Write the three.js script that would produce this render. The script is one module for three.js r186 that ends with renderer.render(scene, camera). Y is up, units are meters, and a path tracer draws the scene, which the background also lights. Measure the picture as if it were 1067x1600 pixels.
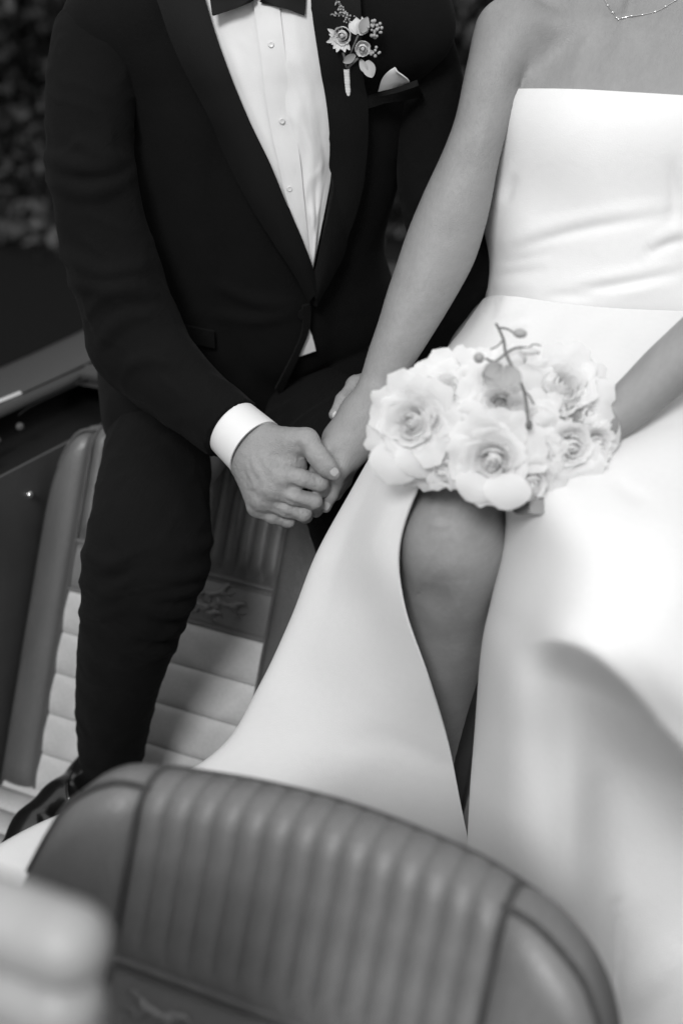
import * as THREE from 'three';
import { mergeGeometries } from 'three/addons/utils/BufferGeometryUtils.js';
import { ImprovedNoise } from 'three/addons/math/ImprovedNoise.js';

// ------------------------------------------------------------------ camera, sky, sun, exposure
const R = Math.PI / 180, F = 2198;                                   // F: focal length in photograph pixels (1067 x 1600)
const scene = new THREE.Scene();
const camera = new THREE.PerspectiveCamera(2 * Math.atan(800 / F) / R, 1067 / 1600, 0.05, 200);
camera.position.set(0, 1.7, 0);
camera.rotation.order = 'YXZ';
camera.rotation.set(-23 * R, 0, 4 * R);
camera.focus = 1.86; camera.userData.fStop = 2.2;
camera.updateMatrixWorld();

const sunDir = new THREE.Vector3(-0.22, 0.58, 0.78).normalize();
{                                                                    // overcast sky, a little brighter round the hidden sun
  const w = 256, h = 128, data = new Float32Array(w * h * 4), d = new THREE.Vector3();
  for (let j = 0; j < h; j++) for (let i = 0; i < w; i++) {
    const el = ((j + 0.5) / h - 0.5) * Math.PI, az = ((i + 0.5) / w - 0.5) * 2 * Math.PI;
    d.set(Math.cos(el) * Math.cos(az), Math.sin(el), Math.cos(el) * Math.sin(az));
    const up = Math.max(0, d.y), glow = Math.pow(Math.max(0, d.dot(sunDir)), 3);
    const L = d.y < -0.02 ? 0.12 : 0.43 * (0.75 + 0.5 * up) + 0.3 * glow;
    const o = 4 * (j * w + i); data[o] = data[o + 1] = data[o + 2] = L; data[o + 3] = 1;
  }
  const t = new THREE.DataTexture(data, w, h, THREE.RGBAFormat, THREE.FloatType);
  t.mapping = THREE.EquirectangularReflectionMapping; t.magFilter = t.minFilter = THREE.LinearFilter; t.needsUpdate = true;
  scene.background = t; scene.environment = t;
}
const sun = new THREE.DirectionalLight(0xffffff, 1.5);
sun.position.copy(sunDir).multiplyScalar(12).add(new THREE.Vector3(0, 0.6, -2)); sun.shadow.radius = 28; sun.castShadow = true;
sun.shadow.mapSize.set(2048, 2048);
Object.assign(sun.shadow.camera, { left: -4, right: 4, top: 4, bottom: -4, near: 1, far: 30 });
sun.target.position.set(0, 0.6, -2); scene.add(sun, sun.target);

const renderer = new THREE.WebGLRenderer({ antialias: true });
renderer.toneMapping = THREE.LinearToneMapping; renderer.toneMappingExposure = 1.55;
renderer.shadowMap.enabled = true;

// ------------------------------------------------------------------ helpers
const V = (x, y, z) => new THREE.Vector3(x, y, z);
let seed = 7;
const rnd = () => { seed = (seed * 1664525 + 1013904223) >>> 0; return seed / 4294967296; };
const noise = new ImprovedNoise(), N3 = (x, y, z) => noise.noise(x + 31.7, y + 17.3, z + 5.1);
const clamp = (x, a = 0, b = 1) => Math.max(a, Math.min(b, x)), mix = (a, b, t) => a + (b - a) * t;
const ss = (a, b, x) => { const t = clamp((x - a) / (b - a)); return t * t * (3 - 2 * t); };
const Q = camera.quaternion.clone(), CAM = camera.position.clone();
const ray = (u, v) => V((u - 533.5) / F, -(v - 800) / F, -1).applyQuaternion(Q);
const P = (u, v, d) => ray(u, v).multiplyScalar(d).add(CAM);          // a pixel and the depth of what it lies on
const J = (u, v, d, r) => ({ p: P(u, v, d), r: r * d / F });          // a joint, its radius in pixels at that depth

// a field of tapered capsules joined by smooth minima
class Field {
  constructor(warp) { this.q = []; this.cuts = []; this.f = []; this.warp = warp; this.lo = V(9, 9, 9); this.hi = V(-9, -9, -9); }
  cap(a, b, ra, rb, k = 0.02, sign = 1) {
    const c = a.clone().add(b).multiplyScalar(0.5), R0 = a.distanceTo(b) / 2 + Math.max(ra, rb), l = b.clone().sub(a);
    this.q.push([a.x, a.y, a.z, l.x, l.y, l.z, 1 / Math.max(1e-9, l.lengthSq()), ra, rb - ra, k, sign, c.x, c.y, c.z, R0]);
    if (sign > 0) for (const [p, r] of [[a, ra], [b, rb]]) { this.lo.min(V(p.x - r, p.y - r, p.z - r)); this.hi.max(V(p.x + r, p.y + r, p.z + r)); }
    return this;
  }
  chain(list, k = 0.02, k0 = k) {                                     // list of [u, v, depth, radius px]
    const js = list.map((a) => J(...a));
    for (let i = 0; i + 1 < js.length; i++) this.cap(js[i].p, js[i + 1].p, js[i].r, js[i + 1].r, i ? k : k0);
    return this;
  }
  limb(list, k = 0.02, k0 = k, m = 6) {                                // the same joints, joined by a curve
    const js = list.map((a) => J(...a)), n = (js.length - 1) * m, pos = js.map((j) => j.p), rad = js.map((j) => V(j.r, 0, 0));
    for (let i = 0; i < n; i++) this.cap(spline(pos, i / n), spline(pos, (i + 1) / n), spline(rad, i / n).x, spline(rad, (i + 1) / n).x, i ? Math.min(k, 0.006) : k0);
    return this;
  }
  cut(p, n, rad = 0.12) { this.cuts.push([n.clone().normalize(), p.clone(), rad]); return this; }   // takes off, within rad of p, what lies on the side n points to
  d(x, y, z) {
    let r = 1e3;
    for (const c of this.q) {
      const sx = x - c[11], sy = y - c[12], sz = z - c[13], k = c[9], lim = (c[10] > 0 ? r : -r) + k + c[14];
      if (r < 900 && (lim < 0 ? true : sx * sx + sy * sy + sz * sz > lim * lim) && c[10] > 0) continue;
      const px = x - c[0], py = y - c[1], pz = z - c[2];
      const h = clamp((px * c[3] + py * c[4] + pz * c[5]) * c[6]);
      const ex = px - h * c[3], ey = py - h * c[4], ez = pz - h * c[5];
      const dd = Math.sqrt(ex * ex + ey * ey + ez * ez) - c[7] - h * c[8];
      if (c[10] > 0) { const t = Math.max(0, k - Math.abs(r - dd)) / k; r = Math.min(r, dd) - t * t * k * 0.25; }
      else { const e = -dd, t = Math.max(0, k - Math.abs(r - e)) / k; r = Math.max(r, e) + t * t * k * 0.25; }
    }
    if (r < 0.06 && r > -0.06) { if (this.warp) r += this.warp(x, y, z); if (this.f.length) r -= this.bent(x, y, z); }
    for (const [n, p, rad] of this.cuts) {
      const ax = x - p.x, ay = y - p.y, az = z - p.z, e = ax * n.x + ay * n.y + az * n.z; r = Math.max(r, Math.min(e, rad - Math.sqrt(ax * ax + ay * ay + az * az)));
    }
    return r;
  }
  grad(p, e = 0.0015) {
    return V(this.d(p.x + e, p.y, p.z) - this.d(p.x - e, p.y, p.z), this.d(p.x, p.y + e, p.z) - this.d(p.x, p.y - e, p.z), this.d(p.x, p.y, p.z + e) - this.d(p.x, p.y, p.z - e)).normalize();
  }
  march(o, dir, t0 = 0.5, t1 = 4, off = 0) {                          // first point where the field is off, else where it comes closest
    let t = t0, best = 1e9, bt = t0;
    for (let i = 0; i < 220 && t < t1; i++) {
      const d = this.d(o.x + dir.x * t, o.y + dir.y * t, o.z + dir.z * t) - off;
      if (d < best) { best = d; bt = t; }
      if (d < 0.0002) break;
      t += Math.max(0.0003, d * 0.7);
    }
    return o.clone().addScaledVector(dir, bt);
  }
  hit(u, v) { return this.march(CAM, ray(u, v).normalize(), 0.6, 4); }
  fold(pts, r, k = 0.012, sign = 1, amp = 0.55) {                     // a soft ridge (or a crease) over what is there already
    const n = (pts.length - 1) * 3, w = 0.45 * k + 0.35 * r, line = [];
    for (let i = 0; i <= n; i++) { const [u, v] = line2(pts, i / n); line.push(this.hit(u, v)); }
    const c = V(); line.forEach((p) => c.addScaledVector(p, 1 / line.length)); let R0 = 0; line.forEach((p) => { R0 = Math.max(R0, p.distanceTo(c)); });
    const segs = []; for (let i = 0; i < n; i++) { const p = line[i], l = line[i + 1].clone().sub(p); segs.push([p.x, p.y, p.z, l.x, l.y, l.z, 1 / Math.max(1e-9, l.lengthSq())]); }
    this.f.push([c.x, c.y, c.z, Math.pow(R0 + 3 * w, 2), 1 / (2 * w * w), sign * r * amp, segs]);
    return this;
  }
  bent(x, y, z) {
    let e = 0;
    for (const f of this.f) {
      const ax = x - f[0], ay = y - f[1], az = z - f[2]; if (ax * ax + ay * ay + az * az > f[3]) continue;
      let m = 1, at = 0; const n = f[6].length;
      for (let i = 0; i < n; i++) {
        const c = f[6][i], px = x - c[0], py = y - c[1], pz = z - c[2], h = clamp((px * c[3] + py * c[4] + pz * c[5]) * c[6]), ex = px - h * c[3], ey = py - h * c[4], ez = pz - h * c[5], d = ex * ex + ey * ey + ez * ez;
        if (d < m) { m = d; at = (i + h) / n; }
      }
      e += f[5] * Math.exp(-m * f[4]) * Math.pow(Math.sin(Math.PI * clamp(at, 0.02, 0.98)), 0.8);
    }
    return e;
  }
}
const uvOf = (x, y, z) => [x * 0.93 + z * 0.37, y + z * 0.45];
function nets(field, cell, lo0, hi0, keep) {                                // naive surface nets, vertices drawn onto the surface
  const lo = (lo0 ?? field.lo).clone().subScalar(cell * 3), hi = (hi0 ?? field.hi).clone().addScalar(cell * 3);
  const nx = Math.ceil((hi.x - lo.x) / cell), ny = Math.ceil((hi.y - lo.y) / cell), nz = Math.ceil((hi.z - lo.z) / cell);
  const g = new Float32Array(nx * ny * nz), id = (i, j, k) => i + nx * (j + ny * k);
  for (let k = 0; k < nz; k++) for (let j = 0; j < ny; j++) for (let i = 0; i < nx;) {
    const d = field.d(lo.x + i * cell, lo.y + j * cell, lo.z + k * cell); g[id(i, j, k)] = d;
    let skip = Math.floor((Math.abs(d) - 0.012) / cell * 0.7); const s = d; i++;
    while (skip-- > 0 && i < nx) g[id(i++, j, k)] = s;
  }
  const map = new Int32Array(nx * ny * nz).fill(-1), pos = [], idx = [];
  for (let k = 0; k + 1 < nz; k++) for (let j = 0; j + 1 < ny; j++) for (let i = 0; i + 1 < nx; i++) {
    let x = 0, y = 0, z = 0, n = 0, m = 0;
    for (let c = 0; c < 8; c++) if (g[id(i + (c & 1), j + (c >> 1 & 1), k + (c >> 2))] < 0) m |= 1 << c;
    if (m === 0 || m === 255) continue;
    for (let a = 0; a < 8; a++) for (let b = 1; b < 8; b <<= 1) {
      if (a & b) continue; const e = a | b;
      if ((m >> a & 1) === (m >> e & 1)) continue;
      const da = g[id(i + (a & 1), j + (a >> 1 & 1), k + (a >> 2))], db = g[id(i + (e & 1), j + (e >> 1 & 1), k + (e >> 2))], t = da / (da - db);
      x += (a & 1) + (b === 1 ? t : 0); y += (a >> 1 & 1) + (b === 2 ? t : 0); z += (a >> 2) + (b === 4 ? t : 0); n++;
    }
    map[id(i, j, k)] = pos.length / 3; pos.push(lo.x + (i + x / n) * cell, lo.y + (j + y / n) * cell, lo.z + (k + z / n) * cell);
  }
  const quad = (a, b, c, d, f) => { if (a < 0 || b < 0 || c < 0 || d < 0 || (keep && !keep(pos[3 * a], pos[3 * a + 1], pos[3 * a + 2]))) return; f ? idx.push(a, b, c, a, c, d) : idx.push(a, c, b, a, d, c); };
  for (let k = 1; k + 1 < nz; k++) for (let j = 1; j + 1 < ny; j++) for (let i = 1; i + 1 < nx; i++) {
    const s = g[id(i, j, k)] < 0;
    if (s !== g[id(i + 1, j, k)] < 0) quad(map[id(i, j - 1, k - 1)], map[id(i, j, k - 1)], map[id(i, j, k)], map[id(i, j - 1, k)], s);
    if (s !== g[id(i, j + 1, k)] < 0) quad(map[id(i - 1, j, k - 1)], map[id(i - 1, j, k)], map[id(i, j, k)], map[id(i, j, k - 1)], s);
    if (s !== g[id(i, j, k + 1)] < 0) quad(map[id(i - 1, j - 1, k)], map[id(i, j - 1, k)], map[id(i, j, k)], map[id(i - 1, j, k)], s);
  }
  const nor = [], uv = [], p = V();
  for (let i = 0; i < pos.length; i += 3) {
    p.set(pos[i], pos[i + 1], pos[i + 2]);
    let n = field.grad(p);
    for (let q = 0; q < 2; q++) { const d = field.d(p.x, p.y, p.z); if (Math.abs(d) < cell) p.addScaledVector(n, -d * 0.8); }
    n = field.grad(p); pos[i] = p.x; pos[i + 1] = p.y; pos[i + 2] = p.z; nor.push(n.x, n.y, n.z); uv.push(...uvOf(p.x, p.y, p.z));
  }
  return raw(pos, nor, uv, idx);
}
function raw(pos, nor, uv, idx) {
  const b = new THREE.BufferGeometry();
  b.setAttribute('position', new THREE.Float32BufferAttribute(pos, 3));
  b.setAttribute('uv', new THREE.Float32BufferAttribute(uv, 2));
  b.setIndex(idx);
  if (nor) b.setAttribute('normal', new THREE.Float32BufferAttribute(nor, 3)); else b.computeVertexNormals();
  return b;
}
// a sheet fn(s, t) -> Vector3 over the unit square; thick gives it a back and a rim
function sheet(nu, nv, fn, { thick = 0, close = false, size = [1, 1] } = {}) {
  const grid = [], W = nu + 1;
  for (let j = 0; j <= nv; j++) for (let i = 0; i <= nu; i++) grid.push(fn(i / nu, j / nv));
  const at = (i, j) => grid[clamp(j, 0, nv) * W + (close ? ((i % nu) + nu) % nu : clamp(i, 0, nu))], nrm = [];
  for (let j = 0; j <= nv; j++) for (let i = 0; i <= nu; i++) {
    const du = at(i + 1, j).clone().sub(at(i - 1, j)), dv = at(i, j + 1).clone().sub(at(i, j - 1)); nrm.push(du.cross(dv).normalize());
  }
  const side = (off, flip) => {
    const pos = [], nor = [], uv = [], idx = [];
    grid.forEach((g, q) => { const n = nrm[q]; pos.push(g.x - n.x * off, g.y - n.y * off, g.z - n.z * off); nor.push(flip ? -n.x : n.x, flip ? -n.y : n.y, flip ? -n.z : n.z); uv.push((q % W) / nu * size[0], Math.floor(q / W) / nv * size[1]); });
    for (let j = 0; j < nv; j++) for (let i = 0; i < nu; i++) { const a = j * W + i, b = a + 1, c = a + W, d = c + 1; flip ? idx.push(a, c, b, b, c, d) : idx.push(a, b, c, b, d, c); }
    return raw(pos, nor, uv, idx);
  };
  if (!thick) return side(0, false);
  const rim = [], ring = [];
  if (close) { for (const j of [0, nv]) { const r = []; for (let i = 0; i <= nu; i++) r.push(j * W + i); ring.push(r); } }
  else { const r = []; for (let i = 0; i < nu; i++) r.push(i); for (let j = 0; j < nv; j++) r.push(j * W + nu); for (let i = nu; i > 0; i--) r.push(nv * W + i); for (let j = nv; j > 0; j--) r.push(j * W); r.push(0); ring.push(r); }
  for (const r of ring) {
    const pos = [], uv = [], idx = [];
    r.forEach((q, m) => { const g = grid[q], n = nrm[q]; pos.push(g.x, g.y, g.z, g.x - n.x * thick, g.y - n.y * thick, g.z - n.z * thick); uv.push(m * 0.01, 0, m * 0.01, thick); if (m) { const a = 2 * m - 2; idx.push(a, a + 1, a + 2, a + 1, a + 3, a + 2); } });
    rim.push(raw(pos, null, uv, idx));
  }
  return mergeGeometries([side(0, false), side(thick, true), ...rim]);
}
const cr = (a, b, c, d, t) => { const q = (k) => 0.5 * (2 * b[k] + (c[k] - a[k]) * t + (2 * a[k] - 5 * b[k] + 4 * c[k] - d[k]) * t * t + (3 * b[k] - a[k] - 3 * c[k] + d[k]) * t * t * t); return V(q('x'), q('y'), q('z')); };
function spline(pts, t) {                                             // Catmull-Rom over Vector3s, t 0..1
  const n = pts.length - 1, x = clamp(t) * n, i = Math.min(n - 1, Math.floor(x)), ext = (a, b) => a.clone().multiplyScalar(2).sub(b);
  return cr(i ? pts[i - 1] : ext(pts[0], pts[1]), pts[i], pts[i + 1], i + 2 <= n ? pts[i + 2] : ext(pts[n], pts[n - 1]), x - i);
}
const line2 = (pts, t) => { const p = spline(pts.map(([u, v]) => V(u, v, 0)), t); return [p.x, p.y]; };   // a traced outline
const surf = (rows) => (s, t) => spline(rows.map((r) => spline(r, s)), t);
// a piece laid over a field between two traced edges
const over = (field, a, b, off) => (s, t) => {
  const p = line2(a, t), q = line2(b, t), h = field.hit(mix(p[0], q[0], s), mix(p[1], q[1], s));
  return h.addScaledVector(field.grad(h, 0.004), off(s, t));
};
const tube = (pts, r, n = 24, m = 8, closed = false) => new THREE.TubeGeometry(new THREE.CatmullRomCurve3(pts, closed), n, r, m, closed);
function ball(p, r, sx = 1, sy = 1, sz = 1, w = 14, h = 10) { const b = new THREE.SphereGeometry(r, w, h); b.scale(sx, sy, sz); b.translate(p.x, p.y, p.z); return b; }

const used = new Map();
const numbered = (n) => { const k = used.get(n) ?? 0; used.set(n, k + 1); return k ? n + '_' + String(k).padStart(3, '0') : n; };
function mesh(name, geo, mat, parent) {
  const g = Array.isArray(geo) ? mergeGeometries(geo.map((x) => { x = x.index ? x : x; for (const k of Object.keys(x.attributes)) if (!['position', 'normal', 'uv'].includes(k)) x.deleteAttribute(k); return x; })) : geo;
  const m = new THREE.Mesh(g, mat); m.name = parent ? name : numbered(name); m.castShadow = m.receiveShadow = true; (parent ?? scene).add(m); return m;
}
function thing(name, label, category, group) {
  const o = new THREE.Group(); o.name = numbered(name); o.userData = { label, category }; if (group) o.userData.group = group; scene.add(o); return o;
}
const sub = (name, parent, label) => { const o = new THREE.Group(); o.name = name; if (label) o.userData.label = label; parent.add(o); return o; };

// ------------------------------------------------------------------ materials: everything in the photograph is grey
function noiseTex(size, fn, repeat) {
  const d = new Uint8Array(size * size * 4);
  for (let j = 0; j < size; j++) for (let i = 0; i < size; i++) { const v = clamp(fn(i / size, j / size)) * 255, o = 4 * (j * size + i); d[o] = d[o + 1] = d[o + 2] = v; d[o + 3] = 255; }
  const t = new THREE.DataTexture(d, size, size); t.wrapS = t.wrapT = THREE.RepeatWrapping; t.magFilter = THREE.LinearFilter; t.minFilter = THREE.LinearMipmapLinearFilter; t.generateMipmaps = true; t.repeat.set(repeat, repeat); t.needsUpdate = true; return t;
}
const tile = (x, y, f, z = 0) => {                                    // noise that repeats over the unit square
  const a = N3(x * f, y * f, z), b = N3((x - 1) * f, y * f, z), c = N3(x * f, (y - 1) * f, z), d = N3((x - 1) * f, (y - 1) * f, z);
  return mix(mix(a, b, x), mix(c, d, x), y);
};
const grainTex = noiseTex(512, (x, y) => 0.5 + 0.5 * tile(x, y, 60) + 0.35 * Math.abs(tile(x, y, 34, 3)) - 0.1, 10);     // leather grain, 10 cm
const weaveTex = noiseTex(512, (x, y) => 0.5 + 0.45 * tile(x, y, 110) + 0.25 * tile(x, y, 40, 6) + 0.15 * tile(x, y, 15), 12);
const skinTex = noiseTex(512, (x, y) => 0.5 + 0.4 * tile(x, y, 100) + 0.35 * tile(x, y, 45, 4), 14);
const skinTone = noiseTex(512, (x, y) => 0.90 + 0.10 * tile(x, y, 8) + 0.08 * tile(x, y, 30, 2) + 0.06 * tile(x, y, 110, 5) - 0.25 * ss(0.62, 0.75, tile(x, y, 40, 9)), 5);
const clothTone = noiseTex(512, (x, y) => 0.95 + 0.02 * tile(x, y, 12) + 0.07 * tile(x, y, 120, 3), 9);
const leatherTone = noiseTex(512, (x, y) => 0.86 + 0.14 * tile(x, y, 9) + 0.10 * tile(x, y, 60, 3), 3);
const g3 = (v) => new THREE.Color().setRGB(v, v, v);
const mat = (v, o = {}) => new THREE.MeshPhysicalMaterial({ color: g3(v), roughness: 0.8, side: THREE.DoubleSide, ...o });
const M = {
  wool: mat(0.0036, { roughness: 0.95, specularIntensity: 0.35, bumpMap: weaveTex, bumpScale: 0.0012, map: leatherTone, sheen: 0.05, sheenColor: g3(0.5), sheenRoughness: 0.6 }),
  lapel: mat(0.0042, { roughness: 0.7, specularIntensity: 0.3, bumpMap: weaveTex, bumpScale: 0.0004, map: leatherTone }),
  shirt: mat(0.72, { roughness: 0.85, bumpMap: weaveTex, bumpScale: 0.0002, map: clothTone }),
  silk: mat(0.003, { roughness: 0.7, specularIntensity: 0.4 }),
  dress: mat(0.745, { roughness: 0.5, specularIntensity: 0.6, map: clothTone, bumpMap: weaveTex, bumpScale: 0.0003 }),
  skin: mat(0.28, { roughness: 0.42, specularIntensity: 0.7, map: skinTone, bumpMap: skinTex, bumpScale: 0.0009 }),
  skinMan: mat(0.295, { roughness: 0.52, specularIntensity: 0.7, map: skinTone, bumpMap: skinTex, bumpScale: 0.0014 }),
  nail: mat(0.40, { roughness: 0.45 }),
  vinyl: mat(0.148, { roughness: 0.42, clearcoat: 0.4, clearcoatRoughness: 0.55, map: leatherTone, bumpMap: grainTex, bumpScale: 0.0007 }),
  vinylDark: mat(0.09, { roughness: 0.38, map: leatherTone, bumpMap: grainTex, bumpScale: 0.0008 }),
  vinylLight: mat(0.48, { roughness: 0.5, map: leatherTone, bumpMap: grainTex, bumpScale: 0.0006 }),
  vinylPale: mat(0.4, { roughness: 0.45, map: leatherTone }),
  railVinyl: mat(0.02, { roughness: 0.5 }),
  carpet: mat(0.02, { roughness: 1 }),
  black: mat(0.006, { roughness: 0.7, specularIntensity: 0.3 }),
  paint: mat(0.035, { roughness: 0.35, clearcoat: 0.5, clearcoatRoughness: 0.12 }),
  chrome: mat(0.8, { metalness: 1, roughness: 0.12 }),
  shoe: mat(0.006, { roughness: 0.25, clearcoat: 0.5, clearcoatRoughness: 0.15 }),
  petal: mat(0.92, { roughness: 0.9, transmission: 0.55, thickness: 0 }),
  petalCream: mat(0.8, { roughness: 0.9, transmission: 0.38, thickness: 0 }),
  stem: mat(0.14, { roughness: 0.7 }), leaf: mat(0.22, { roughness: 0.6 }), leafDark: mat(0.03, { roughness: 0.6 }), berry: mat(0.33, { roughness: 0.7 }),
  ribbon: mat(0.7, { roughness: 0.6 }), gold: mat(0.75, { metalness: 1, roughness: 0.25 }), pearl: mat(0.6, { roughness: 0.25 }),
  hair: mat(0.03, { roughness: 0.6 }), eye: mat(0.7, { roughness: 0.15 }),
  soil: mat(0.006, { roughness: 1, specularIntensity: 0.15 }), asphalt: mat(0.012, { roughness: 0.95, specularIntensity: 0.15 }), foliage: mat(0.05, { roughness: 0.7 }),
};
// ------------------------------------------------------------------ the place: ground, bank, hedge
const PSI = 22 * R, LAT = V(Math.cos(PSI), 0, Math.sin(PSI)), FWD = V(-Math.sin(PSI), 0, Math.cos(PSI)), UP = V(0, 1, 0);
const O0 = P(109, 922, 2.39);                                        // where the left seam of the rear seat meets its embossed band
const car = (a, y, b) => V(O0.x, 0, O0.z).addScaledVector(LAT, a).addScaledVector(FWD, b).addScaledVector(UP, y);
{
  const g = mesh('ground', sheet(60, 60, (s, t) => { const x = (s - 0.5) * 120, z = (t - 0.5) * 120; return V(x, -0.004 + 0.02 * N3(x * 0.4, 0, z * 0.4), z); }, { size: [120, 120] }), M.soil);
  g.rotation.y = 0; g.userData = { kind: 'structure', label: 'dark ground around the car', category: 'ground' };
  const road = mesh('road', sheet(40, 12, (s, t) => { const p = car(mix(-1.7, 4.2, t), 0, mix(-14, 9, s)); p.y = 0.03 + 0.004 * N3(p.x * 3, 1, p.z * 3); return p; }, { size: [23, 6] }), M.asphalt);
  road.userData = { kind: 'structure', label: 'grey asphalt road under the car', category: 'road' };
  const N = 90000, leafG = new THREE.CircleGeometry(0.024, 5); leafG.scale(0.7, 1.3, 1);
  const hedge = new THREE.InstancedMesh(leafG, M.foliage, N), m4 = new THREE.Matrix4(), q = new THREE.Quaternion(), c = new THREE.Color();
  for (let i = 0; i < N; i++) {
    const along = (rnd() - 0.5) * 15, h = Math.pow(rnd(), 0.8) * 3.4, lump = 0.55 * N3(along * 0.7, h * 0.8, 2) + 0.3 * N3(along * 2.1, h * 2, 7);
    const p = V(-1.6 + along, h, -7.6 + lump * 1.6 - 0.3 * h + (rnd() - 0.5) * 0.5);
    q.setFromEuler(new THREE.Euler(rnd() * 6, rnd() * 6, rnd() * 6)); const s = 0.7 + rnd() * 1.1;
    hedge.setMatrixAt(i, m4.compose(p, q, V(s, s, s)));
    const v = 0.7 + 0.5 * rnd() + 0.6 * N3(along * 1.3, h * 1.3, 4); c.setRGB(v, v, v); hedge.setColorAt(i, c);
  }
  hedge.name = 'hedge'; hedge.castShadow = hedge.receiveShadow = true; hedge.userData = { kind: 'stuff', label: 'dark leafy hedge behind the car', category: 'hedge' }; scene.add(hedge);
  const bank = mesh('bank', sheet(60, 16, (s, t) => { const x = (s - 0.5) * 24 - 1.6, h = t * 3.6; return V(x, h - 0.1, -8.3 - 0.35 * h + 0.35 * N3(x * 0.6, h, 3)); }), M.soil);
  bank.userData = { kind: 'structure', label: 'dark bank carrying the hedge', category: 'bank' };
}
// ------------------------------------------------------------------ the car
const carT = thing('convertible_car', 'open vintage convertible with pleated two-tone vinyl seats and embossed horses', 'car');
// seat frames: a across, s up the backrest, o out of it
function frame(O, recline, bow = 0) {
  const sv = UP.clone().multiplyScalar(Math.cos(recline)).addScaledVector(FWD, -Math.sin(recline)), n = LAT.clone().cross(sv).normalize();
  return (a, s, o) => O.clone().addScaledVector(LAT, a).addScaledVector(sv, s).addScaledVector(n, o - bow * Math.pow(Math.max(0, s + 0.12), 2));
}
const edge1 = (pts) => (a) => { let i = 0; while (i + 2 < pts.length && a > pts[i + 1][0]) i++; return spline(pts.map(([x, y]) => V(x, y, 0)), (i + clamp((a - pts[i][0]) / (pts[i + 1][0] - pts[i][0]))) / (pts.length - 1)).y; };
// strip of a backrest between across-values a0 and a1, from s0 up to the crown and over it
function strip(S, top, a0, a1, s0, roll, bulge, nu, nv, ends = 0.5) {
  return sheet(nu, nv, (x, t) => {
    const a = mix(a0, a1, x), st = top(a), face = st - roll - s0, arc = Math.PI * 0.62 * roll, L = face + arc, l = t * L;
    const b = bulge * Math.pow(Math.sin(Math.PI * clamp(x, 0.001, 0.999)), ends) * ss(0, 0.03, l) * (1 - 0.55 * ss(face, L, l));
    if (l < face) return S(a, s0 + l, b);
    const f = (l - face) / roll; return S(a, st - roll + (roll + b) * Math.sin(f), -roll + (roll + b) * Math.cos(f));
  }, { size: [Math.abs(a1 - a0), 0.3] });
}
function horse(S, a, s, o, k, flip, tilt) {                             // a galloping horse pressed up out of the band
  const f = new Field(), T = (x, y) => { const c = Math.cos(tilt), n = Math.sin(tilt); const X = (x * c - y * n) * k * flip, Y = (x * n + y * c) * k; return S(a + X, s + Y, o); };
  const bone = (pts) => { for (let i = 0; i + 1 < pts.length; i++) f.cap(T(pts[i][0], pts[i][1]), T(pts[i + 1][0], pts[i + 1][1]), pts[i][2] * k, pts[i + 1][2] * k, 0.12 * k); };
  bone([[-0.42, 0.03, 0.15], [-0.1, 0, 0.12], [0.3, 0.04, 0.15], [0.62, 0.3, 0.09], [0.72, 0.36, 0.075], [0.95, 0.24, 0.045]]);
  bone([[0.36, -0.05, 0.09], [0.72, -0.14, 0.05], [0.98, -0.06, 0.035]]); bone([[0.3, -0.05, 0.09], [0.52, -0.34, 0.05], [0.8, -0.42, 0.035]]);
  bone([[-0.45, 0, 0.1], [-0.66, -0.26, 0.055], [-0.98, -0.34, 0.035]]); bone([[-0.4, -0.03, 0.1], [-0.44, -0.32, 0.05], [-0.74, -0.5, 0.035]]);
  bone([[-0.54, 0.12, 0.06], [-0.8, 0.2, 0.06], [-1.05, 0.1, 0.03]]); bone([[0.5, 0.3, 0.06], [0.3, 0.3, 0.04]]);
  return nets(f, 0.0022 * (k / 0.036));
}
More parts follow.
